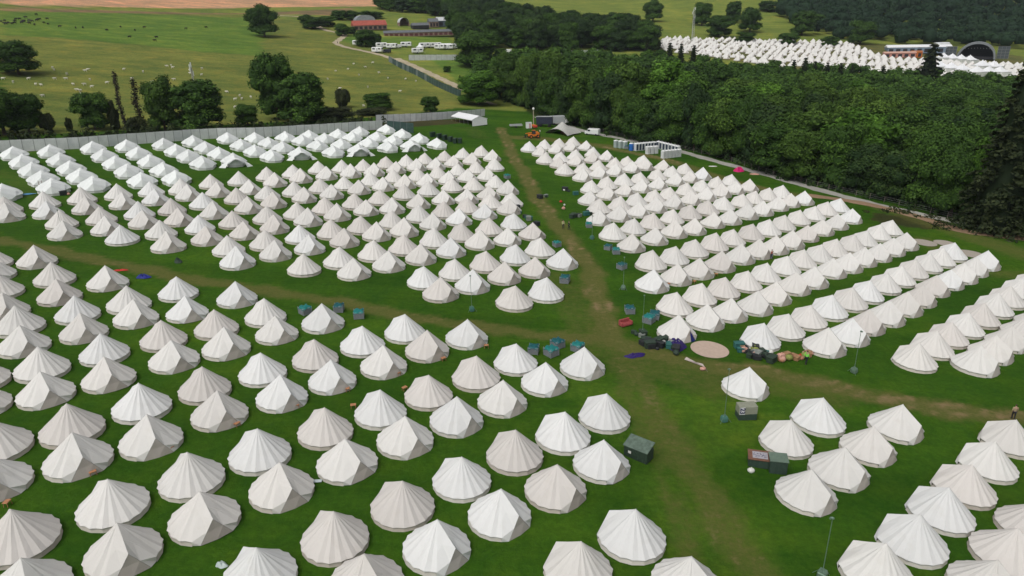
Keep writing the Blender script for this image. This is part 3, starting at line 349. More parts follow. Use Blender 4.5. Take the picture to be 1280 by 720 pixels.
def tent_label(tint, block, row, place, front):
    a_ = TINT[tint] + ' bell tent, '
    if block == 0: return a_ + f"door facing {'camera' if front else 'away'}, {ORD[place]} pair down, {ORD[row]} diagonal, left foreground"
    if block == 1: return a_ + f"door facing {'camera' if front else 'away'}, {ORD[place]} pair down, {ORD[row]} diagonal, middle block"
    if block == 2: return a_ + f"{ORD[place]} along {'front' if front else 'rear'} line, {ORD[row]} double row, right block"
    if block == 3: return a_ + f"{ORD[place]} in {'front' if front else 'rear'} line of {['short', 'long'][row]} row, bottom right"
    if block == 4: return 'pale cream bell tent with open blue doorway, crates and purple tarpaulin beside it'
    return 'white bell tent standing alone below the dirt track, lettered cabinet before it'
def white_label(star, line, place):
    if line < 0: return 'white octagonal tent at the left edge beside the blue tarpaulin'
    return f"white octagonal tent{' with arched awning' if star else ''}, {ORD[place]} from the fence in {ORD[line]} white line"
HUE = dict(b='mid green', o='olive green', g='bright green', d='very dark green')
def wood_label(kind, rank, place):
    where = 'front rank by the gravel road' if rank == 0 else f'{ORD[rank]} rank of the wood'
    return f"{HUE[kind]} broadleaf tree, {ordinal(place)} from left, {where}"

rng = np.random.default_rng(11); random.seed(5)

# ------------------------------------------------------------------ terrain
def soft(d, w):
    if isinstance(d, np.ndarray):
        return w * np.logaddexp(0, d / w)
    return w * float(np.logaddexp(0, d / w))
def terrain(X, Y):
    X = np.asarray(X, float); Y = np.asarray(Y, float)
    d1 = ((X + 138) * -.76 + (Y - 180) * .651) - 22
    d2 = Y - 330
    k = 15.0
    m = np.maximum(d1 * .85, d2) + k * np.log1p(np.exp(-np.abs(d1 * .85 - d2) / k))
    z = 0.1 * (soft(m - k * 0.3, 12.0) - soft(m - 1000, 60.0))
    t = np.clip((X - 60) / 360, 0, 1); s = t * t * (3 - 2 * t)
    z = z + 0.22 * (soft(Y - 720, 40) - soft(Y - 1350, 60)) * s
    return z
def T(x, y): return float(terrain(x, y))

# ------------------------------------------------------------------ materials
def nodes(name):
    m = bpy.data.materials.new(name); m.use_nodes = True
    n = m.node_tree.nodes; l = m.node_tree.links
    b = n['Principled BSDF']
    return m, n, l, b
def noise(n, l, scale, detail=3, rough=.55, coord='Object', dim='3D'):
    tc = n.new('ShaderNodeTexCoord'); t = n.new('ShaderNodeTexNoise'); t.inputs['Scale'].default_value = scale
    t.inputs['Detail'].default_value = detail; t.inputs['Roughness'].default_value = rough
    l.new(tc.outputs[coord], t.inputs['Vector']); return t
def ramp(n, l, src, a, b, lo=0., hi=1.):
    mr = n.new('ShaderNodeMapRange'); mr.inputs[1].default_value = a; mr.inputs[2].default_value = b
    mr.inputs[3].default_value = lo; mr.inputs[4].default_value = hi; l.new(src, mr.inputs[0]); return mr.outputs[0]
def mix(n, l, fac, a, b, mode='MIX'):
    x = n.new('ShaderNodeMix'); x.data_type = 'RGBA'; x.blend_type = mode
    if isinstance(fac, (int, float)): x.inputs[0].default_value = fac
    else: l.new(fac, x.inputs[0])
    for v, s in ((a, 6), (b, 7)):
        if isinstance(v, tuple): x.inputs[s].default_value = (*v[:3], 1)
        else: l.new(v, x.inputs[s])
    return x.outputs[2]
def bump(n, l, b, src, strength, dist):
    bp = n.new('ShaderNodeBump'); bp.inputs['Strength'].default_value = strength; bp.inputs['Distance'].default_value = dist
    l.new(src, bp.inputs['Height']); l.new(bp.outputs[0], b.inputs['Normal'])
_mats = {}
def plain(name, rgb, rough=.7, metal=0., var=.12, scale=3.0, bumpy=0.0, spec=.3):
    if name in _mats: return _mats[name]
    m, n, l, b = nodes(name)
    t = noise(n, l, scale, 4)
    f = ramp(n, l, t.outputs[0], .3, .7)
    c = mix(n, l, f, tuple(v * (1 - var) for v in rgb), tuple(min(1, v * (1 + var)) for v in rgb))
    l.new(c, b.inputs['Base Color']); b.inputs['Roughness'].default_value = rough; b.inputs['Metallic'].default_value = metal
    b.inputs['Specular IOR Level'].default_value = spec
    if bumpy: bump(n, l, b, t.outputs[0], .5, bumpy)
    _mats[name] = m; return m
def canvas(name, rgb, dirt=(.42, .38, .30), amt=.16):
    m, n, l, b = nodes(name)
    oi = n.new('ShaderNodeObjectInfo')
    t1 = noise(n, l, 1.1, 5, .6); t2 = noise(n, l, 14, 3, .6)
    # each object gets its own offset of the stain pattern
    mp = n.new('ShaderNodeVectorMath'); mp.operation = 'ADD'
    tc = n.new('ShaderNodeTexCoord'); sc_ = n.new('ShaderNodeVectorMath'); sc_.operation = 'SCALE'; sc_.inputs[3].default_value = 60
    cb = n.new('ShaderNodeCombineXYZ'); l.new(oi.outputs['Random'], cb.inputs[0]); l.new(oi.outputs['Random'], cb.inputs[1])
    l.new(cb.outputs[0], sc_.inputs[0]); l.new(tc.outputs['Object'], mp.inputs[0]); l.new(sc_.outputs[0], mp.inputs[1])
    l.new(mp.outputs[0], t1.inputs['Vector'])
    base = mix(n, l, ramp(n, l, oi.outputs['Random'], 0, 1, 0, 1), tuple(v * .93 for v in rgb), tuple(min(.86, v * 1.05) for v in rgb))
    c = mix(n, l, ramp(n, l, t1.outputs[0], .52, .78, 0, amt), base, dirt)
    c = mix(n, l, ramp(n, l, t2.outputs[0], .3, .7, 0, .06), c, tuple(v * .8 for v in rgb))
    l.new(c, b.inputs['Base Color']); b.inputs['Roughness'].default_value = .85; b.inputs['Specular IOR Level'].default_value = .15
    bump(n, l, b, t1.outputs[0], .35, .12)
    return m
def leafy(name, dark, light, scale=.22):
    m, n, l, b = nodes(name)
    at = n.new('ShaderNodeAttribute'); at.attribute_name = 'tone'
    oi = n.new('ShaderNodeObjectInfo')
    t = noise(n, l, scale, 3)
    f = n.new('ShaderNodeMath'); f.operation = 'MULTIPLY'; l.new(at.outputs['Fac'], f.inputs[0]); l.new(ramp(n, l, t.outputs[0], .3, .7, .55, 1.3), f.inputs[1])
    f2 = n.new('ShaderNodeMath'); f2.operation = 'MULTIPLY'; f2.use_clamp = True; l.new(f.outputs[0], f2.inputs[0]); l.new(ramp(n, l, oi.outputs['Random'], 0, 1, .55, 1.35), f2.inputs[1])
    c = mix(n, l, f2.outputs[0], dark, light)
    l.new(c, b.inputs['Base Color']); b.inputs['Roughness'].default_value = .75; b.inputs['Specular IOR Level'].default_value = .12
    return m
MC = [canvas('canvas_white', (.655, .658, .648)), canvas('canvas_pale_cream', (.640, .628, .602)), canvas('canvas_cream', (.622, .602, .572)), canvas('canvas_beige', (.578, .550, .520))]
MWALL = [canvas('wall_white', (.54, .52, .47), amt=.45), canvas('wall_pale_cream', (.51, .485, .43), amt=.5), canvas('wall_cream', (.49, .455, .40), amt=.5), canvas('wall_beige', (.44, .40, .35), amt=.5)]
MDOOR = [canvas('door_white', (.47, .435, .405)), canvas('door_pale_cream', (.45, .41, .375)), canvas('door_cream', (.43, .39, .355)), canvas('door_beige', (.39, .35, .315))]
MOCT = canvas('canvas_bright_white', (.71, .735, .72), amt=.05); MOCTW = canvas('octagon_wall', (.60, .62, .58), amt=.15)
ML = dict(k=leafy('leaf_bramble', (.016, .028, .010), (.055, .075, .024)), b=leafy('leaf_mid', (.020, .048, .009), (.072, .145, .022)), o=leafy('leaf_olive', (.027, .058, .010), (.088, .158, .024)),
          g=leafy('leaf_bright', (.032, .080, .009), (.105, .220, .026)), d=leafy('leaf_dark', (.014, .034, .011), (.050, .090, .022)),
          s=leafy('leaf_scrub', (.018, .026, .010), (.055, .066, .022)), i=leafy('leaf_ivy', (.016, .015, .012), (.046, .040, .030)), c=leafy('leaf_conifer', (.011, .020, .008), (.042, .054, .020)),
          f=leafy('leaf_far', (.012, .030, .015), (.038, .078, .028), .012))
MBARK = plain('bark', (.085, .065, .05), .9, var=.35, scale=4)

# ------------------------------------------------------------------ mesh helpers
class MB:
    def __init__(s): s.v = []; s.f = []; s.mi = []; s.cur = 0
    def add(s, vs, fs, M=None):
        o = len(s.v)
        for p in vs: s.v.append(tuple(M @ Vector(p)) if M is not None else tuple(p))
        for f in fs: s.f.append(tuple(i + o for i in f)); s.mi.append(s.cur)
        return s
    def box(s, c, d, rz=0, top=None, bev=0.0):
        x, y, z = (v / 2 for v in d); t = top or (1, 1)
        if bev <= 0:
            vs = [(-x, -y, -z), (x, -y, -z), (x, y, -z), (-x, y, -z), (-x * t[0], -y * t[1], z), (x * t[0], -y * t[1], z), (x * t[0], y * t[1], z), (-x * t[0], y * t[1], z)]
            fs = [(0, 3, 2, 1), (4, 5, 6, 7), (0, 1, 5, 4), (1, 2, 6, 5), (2, 3, 7, 6), (3, 0, 4, 7)]
        else:
            b = min(bev, x * .45, y * .45, z * .45); vs = []; fs = []
            lv = [(-z, b), (-z + b, 0), (z - b, 0), (z, b)]
            for k, (zz, ins) in enumerate(lv):
                tx, ty = (t if k > 1 else (1, 1)); X = x * tx - ins; Y = y * ty - ins
                vs += [(-X + b, -Y, zz), (X - b, -Y, zz), (X, -Y + b, zz), (X, Y - b, zz), (X - b, Y, zz), (-X + b, Y, zz), (-X, Y - b, zz), (-X, -Y + b, zz)]
            for k in range(3):
                for i in range(8): j = (i + 1) % 8; fs.append((k * 8 + i, k * 8 + j, k * 8 + 8 + j, k * 8 + 8 + i))
            fs.append(tuple(range(7, -1, -1))); fs.append(tuple(range(24, 32)))
        return s.add(vs, fs, Matrix.Translation(c) @ Matrix.Rotation(rz, 4, 'Z'))
    def tube(s, p, q, r1, r2=None, n=8, cap=True):
        p, q = Vector(p), Vector(q); r2 = r1 if r2 is None else r2
        d = (q - p); a = d.normalized(); u = a.orthogonal().normalized(); w_ = a.cross(u)
        vs = [tuple(p + (u * math.cos(t) + w_ * math.sin(t)) * r1) for t in [2 * math.pi * k / n for k in range(n)]]
        vs += [tuple(q + (u * math.cos(t) + w_ * math.sin(t)) * r2) for t in [2 * math.pi * k / n for k in range(n)]]
        fs = [(k, (k + 1) % n, n + (k + 1) % n, n + k) for k in range(n)]
        if cap: fs += [tuple(range(n - 1, -1, -1)), tuple(range(n, 2 * n))]
        return s.add(vs, fs)
    def ell(s, c, r, n=10, m=6, rz=0, jit=0):
        vs = [(0, 0, -1)]
        for i in range(1, m):
            t = -math.pi / 2 + math.pi * i / m
            for k in range(n):
                p = 2 * math.pi * k / n; j = 1 + random.uniform(-jit, jit)
                vs.append((math.cos(t) * math.cos(p) * j, math.cos(t) * math.sin(p) * j, math.sin(t) * j))
        vs.append((0, 0, 1)); L = len(vs) - 1; fs = []
        for k in range(n):
            fs.append((0, 1 + (k + 1) % n, 1 + k)); fs.append((L, L - n + k, L - n + (k + 1) % n))
            for i in range(m - 2): a = 1 + i * n; fs.append((a + k, a + (k + 1) % n, a + n + (k + 1) % n, a + n + k))
        return s.add([(x * r[0], y * r[1], z * r[2]) for x, y, z in vs], fs, Matrix.Translation(c) @ Matrix.Rotation(rz, 4, 'Z'))
    def build(s, name, mats, parent=None, smooth=False):
        me = bpy.data.meshes.new(name); me.from_pydata(s.v, [], s.f)
        for m in (mats if isinstance(mats, list) else [mats]): me.materials.append(m)
        if isinstance(mats, list): me.polygons.foreach_set('material_index', s.mi)
        if smooth: me.polygons.foreach_set('use_smooth', [True] * len(me.polygons))
        me.update(); return link(name, me, parent)
def link(name, me, parent=None):
    o = bpy.data.objects.new(name, me); col.objects.link(o)
    if parent is not None: o.parent = parent
    return o
def tag(o, label=None, cat=None, group=None, kind=None):
    if label: o['label'] = label
    if cat: o['category'] = cat
    if group: o['group'] = group
    if kind: o['kind'] = kind
    return o
def empty(name, loc, rz=0, label=None, cat=None, group=None):
    o = bpy.data.objects.new(name, None); col.objects.link(o); o.location = loc; o.rotation_euler = (0, 0, rz)
    o.empty_display_size = .2
    return tag(o, label, cat, group)
def kids(o): return [c for c in list(col.objects) if c.parent == o] if not isinstance(o, list) else o
def copy_thing(root, children, loc, rz, label, group=None, scale=None):
    r = root.copy(); col.objects.link(r); r.location = loc; r.rotation_euler = (0, 0, rz); r['label'] = label
    if group: r['group'] = group
    if scale: r.scale = scale
    for ch, sub in children:
        c = ch.copy(); col.objects.link(c); c.parent = r
        for g_ in sub:
            d = g_.copy(); col.objects.link(d); d.parent = c
    return r
class Maker:
    """first use places the prototype itself, later uses copy it"""
    def __init__(s, build): s.b = build; s.p = None
    def put(s, loc, rz, label, cat, group=None, scale=None):
        if s.p is None:
            root, ch = s.b(); s.p = (root, [(c, [g_ for g_ in col.objects if g_.parent == c]) for c in ch])
            tag(root, label, cat, group); root.location = loc; root.rotation_euler = (0, 0, rz)
            if scale: root.scale = scale
            return root
        r = copy_thing(s.p[0], s.p[1], loc, rz, label, group, scale); return r
def np_mesh(name, V, F, tone=None, mat=None, smooth=False):
    """V (n,3), F (m,k) with constant k"""
    me = bpy.data.meshes.new(name); m, k = F.shape
    me.vertices.add(len(V)); me.vertices.foreach_set('co', V.astype(np.float32).ravel())
    me.loops.add(m * k); me.loops.foreach_set('vertex_index', F.astype(np.int32).ravel())
    me.polygons.add(m); me.polygons.foreach_set('loop_start', np.arange(0, m * k, k, dtype=np.int32))
    try: me.polygons.foreach_set('loop_total', np.full(m, k, dtype=np.int32))
    except Exception: pass
    if smooth: me.polygons.foreach_set('use_smooth', np.ones(m, bool))
    me.update(calc_edges=True)
    if tone is not None:
        a = me.attributes.new('tone', 'FLOAT', 'POINT'); a.data.foreach_set('value', tone.astype(np.float32))
    if mat: me.materials.append(mat)
    return me

# ------------------------------------------------------------------ ground sheet
def inpoly(X, Y, P):
    c = np.zeros(X.shape, bool); n = len(P)
    for i in range(n):
        x1, y1 = P[i]; x2, y2 = P[i - 1]
        if y1 == y2: continue
        c ^= ((y1 > Y) != (y2 > Y)) & (X < (x2 - x1) * (Y - y1) / (y2 - y1) + x1)
    return c
def polydist(X, Y, P):
    d = np.full(X.shape, 1e9)
    for (x1, y1), (x2, y2) in zip(P[:-1], P[1:]):
        L2 = (x2 - x1) ** 2 + (y2 - y1) ** 2 + 1e-9
        t = np.clip(((X - x1) * (x2 - x1) + (Y - y1) * (y2 - y1)) / L2, 0, 1)
        d = np.minimum(d, np.hypot(X - x1 - t * (x2 - x1), Y - y1 - t * (y2 - y1)))
    return d
def axis(parts):
    out = []
    for a, b, s in parts: out += list(np.arange(a, b, s))
    return np.array(out + [parts[-1][1]], float)
gx = axis([(-3000, -800, 220), (-800, -320, 16), (-320, -150, 5), (-150, 135, 1.0), (135, 420, 4), (420, 900, 16), (900, 3200, 230)])
gy = axis([(-1500, -100, 200), (-100, 20, 15), (20, 290, 1.0), (290, 740, 4), (740, 1100, 12), (1100, 3400, 115)])
GX, GY = np.meshgrid(gx, gy)
GZ = terrain(GX, GY)
nx, ny = len(gx), len(gy)
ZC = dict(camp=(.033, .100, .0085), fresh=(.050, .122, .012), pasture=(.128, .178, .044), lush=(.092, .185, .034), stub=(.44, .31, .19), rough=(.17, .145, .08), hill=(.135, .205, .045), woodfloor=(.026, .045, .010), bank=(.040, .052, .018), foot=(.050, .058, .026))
colr = np.zeros((ny, nx, 3)) + np.array(ZC['camp'])
far = GY > 300
colr[far] = ZC['hill']
wob = 3.0 * np.sin(GX * .045 + 1.3 * np.sin(GY * .03)) + 2.0 * np.sin(GX * .11 + GY * .07)
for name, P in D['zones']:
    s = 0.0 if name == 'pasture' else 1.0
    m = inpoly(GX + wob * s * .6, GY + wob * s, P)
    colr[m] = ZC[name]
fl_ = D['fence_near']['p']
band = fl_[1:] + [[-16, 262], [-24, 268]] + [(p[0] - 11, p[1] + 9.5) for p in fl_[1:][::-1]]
colr[inpoly(GX + wob * .3, GY, band)] = ZC['foot']  # dark strip: shadow and undergrowth behind the fence put into the ground colour
# festival ground is trampled
m = inpoly(GX, GY, D['festival']); colr[m] = (.10, .125, .045)
# feather outside the dense region
wear = np.zeros((ny, nx)); earth = np.zeros((ny, nx))
w2 = .55 + .45 * np.sin(GX * .37 + GY * .21) * np.sin(GY * .29 - GX * .13)
for P, wd, a, e in D['wear']:
    d = polydist(GX, GY, P) + .45 * np.sin(GX * .5) * np.sin(GY * .41) + .3 * np.sin(GX * 1.3 + GY * .9)
    wear = np.maximum(wear, a * .85 * np.exp(-(d / (wd * .95)) ** 4) + .12 * a * np.exp(-(d / (wd * 2)) ** 2))
    rut = np.exp(-((np.abs(d) - .95) / .42) ** 2) * (.65 + .35 * np.sin(GX * .19 + GY * .27))
    earth = np.maximum(earth, e * np.maximum(.35 * np.exp(-(d / (wd * .6)) ** 4), rut))
wear = np.clip(wear, 0, 1)
V = np.stack([GX.ravel(), GY.ravel(), GZ.ravel()], 1)
idx = np.arange(nx * ny).reshape(ny, nx)
F = np.stack([idx[:-1, :-1].ravel(), idx[:-1, 1:].ravel(), idx[1:, 1:].ravel(), idx[1:, :-1].ravel()], 1)
me = np_mesh('ground', V, F, smooth=True)
a = me.attributes.new('base', 'FLOAT_COLOR', 'POINT')
a.data.foreach_set('color', np.concatenate([colr.reshape(-1, 3), np.ones((nx * ny, 1))], 1).astype(np.float32).ravel())
a = me.attributes.new('wear', 'FLOAT', 'POINT'); a.data.foreach_set('value', wear.ravel().astype(np.float32))
a = me.attributes.new('earth', 'FLOAT', 'POINT'); a.data.foreach_set('value', earth.ravel().astype(np.float32))
m, n, l, b = nodes('meadow')
def attr(nm):
    x = n.new('ShaderNodeAttribute'); x.attribute_name = nm; return x
n1 = noise(n, l, .035, 5, .6); n2 = noise(n, l, .45, 4, .6); n3 = noise(n, l, 2.6, 5, .7); n4 = noise(n, l, 11, 3, .6)
base = attr('base').outputs['Color']
tcs = n.new('ShaderNodeTexCoord'); mps = n.new('ShaderNodeMapping'); mps.inputs['Scale'].default_value = (.012, .09, 1); mps.inputs['Rotation'].default_value = (0, 0, .25)
n5 = n.new('ShaderNodeTexNoise'); n5.inputs['Scale'].default_value = 1.0; n5.inputs['Detail'].default_value = 7; n5.inputs['Roughness'].default_value = .7
l.new(tcs.outputs['Object'], mps.inputs[0]); l.new(mps.outputs[0], n5.inputs['Vector'])
base = mix(n, l, ramp(n, l, n5.outputs[0], .35, .65), mix(n, l, 1., base, (.74, .78, .80), 'MULTIPLY'), mix(n, l, 1., base, (1.25, 1.15, 1.1), 'MULTIPLY'))
c = mix(n, l, ramp(n, l, n1.outputs[0], .35, .65), mix(n, l, 1., base, (.80, .86, .85), 'MULTIPLY'), mix(n, l, 1., base, (1.28, 1.16, 1.1), 'MULTIPLY'))
c = mix(n, l, ramp(n, l, n2.outputs[0], .35, .7, 0, .55), c, mix(n, l, 1., c, (1.75, 1.28, 1.2), 'MULTIPLY'))
c = mix(n, l, ramp(n, l, n3.outputs[0], .3, .7, .0, .5), c, mix(n, l, 1., c, (.62, .66, .7), 'MULTIPLY'))
n7 = noise(n, l, 1.4, 7, .8); n8 = noise(n, l, .11, 3, .5)
c = mix(n, l, ramp(n, l, n7.outputs[0], .42, .62, .0, .75), mix(n, l, 1., c, (.80, .82, .85), 'MULTIPLY'), mix(n, l, 1., c, (1.30, 1.20, 1.15), 'MULTIPLY'))
c = mix(n, l, ramp(n, l, n8.outputs[0], .5, .72, .0, .6), c, mix(n, l, 1., c, (1.55, 1.18, 1.1), 'MULTIPLY'))
c = mix(n, l, ramp(n, l, n4.outputs[0], .35, .75, .0, .4), c, mix(n, l, 1., c, (1.4, 1.35, 1.2), 'MULTIPLY'))
wv = n.new('ShaderNodeMath'); wv.operation = 'MULTIPLY'; wv.use_clamp = True
n6 = noise(n, l, 1.1, 6, .75)
ad = n.new('ShaderNodeMath'); ad.operation = 'MULTIPLY_ADD'; l.new(n6.outputs[0], ad.inputs[0]); ad.inputs[1].default_value = 1.1; l.new(attr('wear').outputs['Fac'], ad.inputs[2])
l.new(ramp(n, l, ad.outputs[0], .72, 1.30, 0, 1), wv.inputs[0]); l.new(ramp(n, l, n2.outputs[0], .25, .7, .75, 1.15), wv.inputs[1])
worn = mix(n, l, ramp(n, l, n3.outputs[0], .3, .7), (.076, .100, .020), (.130, .122, .038))
c = mix(n, l, wv.outputs[0], c, worn)
ev = n.new('ShaderNodeMath'); ev.operation = 'MULTIPLY'; ev.use_clamp = True
ae = n.new('ShaderNodeMath'); ae.operation = 'MULTIPLY_ADD'; l.new(n6.outputs[0], ae.inputs[0]); ae.inputs[1].default_value = 1.0; l.new(attr('earth').outputs['Fac'], ae.inputs[2])
l.new(ramp(n, l, ae.outputs[0], .70, 1.12, 0, .85), ev.inputs[0]); ev.inputs[1].default_value = 1.0
c = mix(n, l, ev.outputs[0], c, (.25, .175, .095))
l.new(c, b.inputs['Base Color']); b.inputs['Roughness'].default_value = .95; b.inputs['Specular IOR Level'].default_value = .05
bump(n, l, b, n7.outputs[0], .6, .3)
me.materials.append(m)
tag(link('ground', me), 'mown green camp field rising to pasture and hills', None, None, 'structure')

def gmat(name, c1, c2, scale):
    m, n, l, b = nodes(name); t = noise(n, l, scale, 6, .7); t2 = noise(n, l, scale * .12, 4, .6)
    c = mix(n, l, ramp(n, l, t.outputs[0], .3, .7), c1, c2); c = mix(n, l, ramp(n, l, t2.outputs[0], .4, .7, 0, .5), c, tuple(v * .7 for v in c1))
    l.new(c, b.inputs['Base Color']); b.inputs['Roughness'].default_value = .95; b.inputs['Specular IOR Level'].default_value = .1; return m
RM = dict(gravel_road=gmat('gravel', (.30, .29, .26), (.45, .44, .40), .8), earth_track=gmat('bare_earth', (.24, .155, .095), (.36, .25, .165), .8), farm_track=gmat('sandy_track', (.36, .30, .20), (.52, .45, .33), .5))
def resample(P, step):
    out = []
    n_ = len(P)
    for i in range(n_ - 1):   # catmull-rom
        p0 = P[max(0, i - 1)]; p1 = P[i]; p2 = P[i + 1]; p3 = P[min(n_ - 1, i + 2)]
        L_ = math.hypot(p2[0] - p1[0], p2[1] - p1[1]); k = max(2, int(L_ / step))
        for j in range(k):
            t = j / k
            out.append([.5 * ((2 * p1[c_]) + (-p0[c_] + p2[c_]) * t + (2 * p0[c_] - 5 * p1[c_] + 4 * p2[c_] - p3[c_]) * t * t + (-p0[c_] + 3 * p1[c_] - 3 * p2[c_] + p3[c_]) * t ** 3) for c_ in (0, 1)])
    out.append(list(P[-1])); return out
for i, (nm, P, wd) in enumerate(D['roads']):
    Q = resample(P, 1.5); vs = []; K = 4
    for k, p in enumerate(Q):
        a_ = Q[max(0, k - 1)]; b_ = Q[min(len(Q) - 1, k + 1)]; t = Vector((b_[0] - a_[0], b_[1] - a_[1])).normalized(); nr = Vector((-t.y, t.x))
        ww = wd * (1 + .14 * math.sin(k * .9) + .08 * math.sin(k * 2.3 + 1))
        for j in range(K + 1):
            o_ = (j / K - .5) * ww; x, y = p[0] + nr.x * o_, p[1] + nr.y * o_
            vs.append((x, y, T(x, y) + (.03 if p[1] < 290 else .10) + i * .005))
    fs = [(k * (K + 1) + j, k * (K + 1) + j + 1, (k + 1) * (K + 1) + j + 1, (k + 1) * (K + 1) + j) for k in range(len(Q) - 1) for j in range(K)]
    mb = MB(); mb.add(vs, fs); o = mb.build(nm, RM[nm]); tag(o, None, None, None, 'structure')

# ------------------------------------------------------------------ bell tents
def tent_geo(seed, tall=1.0):
    """returns (roof, wall, door) vertex/face lists; door towards +X"""
    r_ = random.Random(seed)
    H = 2.93 * tall; hw = .47; N = 14; half = R(27)
    roof = MB(); wall = MB(); door = MB()
    apexr = .07
    Ppk = (2.12, 0, 1.72); C = [(2.62 * math.cos(s * half), 2.62 * math.sin(s * half), .04) for s in (-1, 1)]
    # eave points from +half+ to 2pi-half-
    a0, a1 = half + R(13), 2 * math.pi - half - R(13)
    ea = [a0 + (a1 - a0) * k / N for k in range(N + 1)]
    eave = []; mid = []
    for k, t in enumerate(ea):
        r0 = 2.63 + r_.uniform(-.03, .03); eave.append((r0 * math.cos(t), r0 * math.sin(t), hw + r_.uniform(-.03, .03)))
        if k < N:
            t2 = (t + ea[k + 1]) / 2; r2 = 2.53; eave.append((r2 * math.cos(t2), r2 * math.sin(t2), hw - .02 + r_.uniform(-.03, .02)))
    ne = len(eave)
    top = [(apexr * math.cos(math.atan2(p[1], p[0])), apexr * math.sin(math.atan2(p[1], p[0])), H) for p in eave]
    def lerp(p, q, t, sag): return (p[0] + (q[0] - p[0]) * t, p[1] + (q[1] - p[1]) * t, p[2] + (q[2] - p[2]) * t - sag)
    rings = [top]
    for t, sg in ((.3, .025), (.65, .045)):
        rings.append([lerp(top[i], eave[i], t, sg + (0 if i % 2 == 0 else .012) + r_.uniform(-.014, .020)) for i in range(ne)])
    rings.append(eave)
    drop = [(p[0] * .985, p[1] * .985, p[2] - .09) for p in eave]   # valance hem
    rings.append(drop)
    vs = [p for rg in rings for p in rg]; fs = []
    for k in range(len(rings) - 1):
        for i in range(ne - 1): fs.append((k * ne + i, k * ne + i + 1, (k + 1) * ne + i + 1, (k + 1) * ne + i))
    cap = len(vs); vs.append((0, 0, H + .11))
    for i in range(ne - 1): fs.append((i + 1, i, cap))
    fs.append((0, ne - 1, cap))
    roof.add(vs, [f[::-1] for f in fs])
    # door gable: apex ridge to peak, down to both corners, back to first / last eave point
    A = (apexr, 0, H)
    M1 = lerp(A, Ppk, .5, .02)
    for s, first in ((1, 0), (-1, ne - 1)):
        Cc = C[1] if s > 0 else C[0]
        r1_, r2_, e = rings[1][first], rings[2][first], eave[first]
        mm = lerp(Ppk, Cc, .5, 0)
        vs = [A, M1, Ppk, mm, Cc, top[first], r1_, r2_, e, (e[0] * .98, e[1] * .98, .04), lerp(M1, r2_, .5, .03)]
        fs = [(0, 1, 6, 5), (1, 10, 7, 6), (1, 2, 3, 10), (10, 3, 8, 7), (3, 4, 9, 8)]
        if s < 0: fs = [f[::-1] for f in fs]
        roof.add(vs, fs)
    # wall
    vs = []
    for i, p in enumerate(eave):
        a = math.atan2(p[1], p[0]); rr = 2.44 if i % 2 else 2.48
        vs += [(rr * math.cos(a), rr * math.sin(a), hw - .05), (rr * 1.015 * math.cos(a), rr * 1.015 * math.sin(a), .28), (rr * 1.05 * math.cos(a), rr * 1.05 * math.sin(a), 0.0)]
    fs = []
    for i in range(ne - 1):
        for j in range(2): fs.append((i * 3 + j, i * 3 + j + 1, i * 3 + 4 + j, i * 3 + 3 + j))
    wall.add(vs, fs)
    # door flap, slightly inside the gable edge, split down the middle with a zip line
    d = 1.0
    Pd = (2.115, 0, 1.70); Cd = [(C[0][0] - .01, C[0][1] + .01, .02), (C[1][0] - .01, C[1][1] - .01, .02)]
    door.add([Pd, Cd[0], (2.46, 0, .02), Cd[1], (2.20, 0, .85), lerp(Pd, Cd[0], .5, 0), lerp(Pd, Cd[1], .5, 0)],
             [(0, 5, 4), (5, 1, 2), (5, 2, 4), (0, 4, 6), (4, 2, 6), (6, 2, 3)])
    return roof, wall, door
protos = {}
def make_tent(tint, var):
    roof, wall, door = tent_geo(100 + var)
    root = empty('bell_tent', (0, 0, 0)); tag(root, 'x', 'tent', 'bell tents pitched in rows')
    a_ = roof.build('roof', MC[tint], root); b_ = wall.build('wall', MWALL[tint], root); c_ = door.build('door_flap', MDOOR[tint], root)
    return root, [(a_, []), (b_, []), (c_, [])]
rows_ = TENTS
used = set(); farV = []; farF = []; farM = []; 
count = 0
for i, t in enumerate(rows_):
    x, y, rot, tint = t[:4]; lab = tent_label(*t[3:])
    rz = R(rot + random.uniform(-5, 5)); z = T(x, y); s = random.uniform(.97, 1.03); sz = s * random.uniform(.96, 1.04)
    if count < 300:
        key = (tint, i % 5)
        if key not in protos:
            root, ch = make_tent(*key); protos[key] = (root, ch)
            root.location = (x, y, z); root.rotation_euler = (0, 0, rz); root['label'] = lab; root.scale = (s, s, sz); r_ = root
        else:
            r_ = copy_thing(protos[key][0], protos[key][1], (x, y, z), rz, lab, None, (s, s, sz))
        r_.rotation_euler[0] = R(random.uniform(-1.1, 1.1)); r_.rotation_euler[1] = R(random.uniform(-1.1, 1.1))
        count += 1
    else: farM.append((x, y, z, rz, s, sz, tint))
# the open blue doorway on one tent, as its own part
ox, oy = 22.05, 85.0
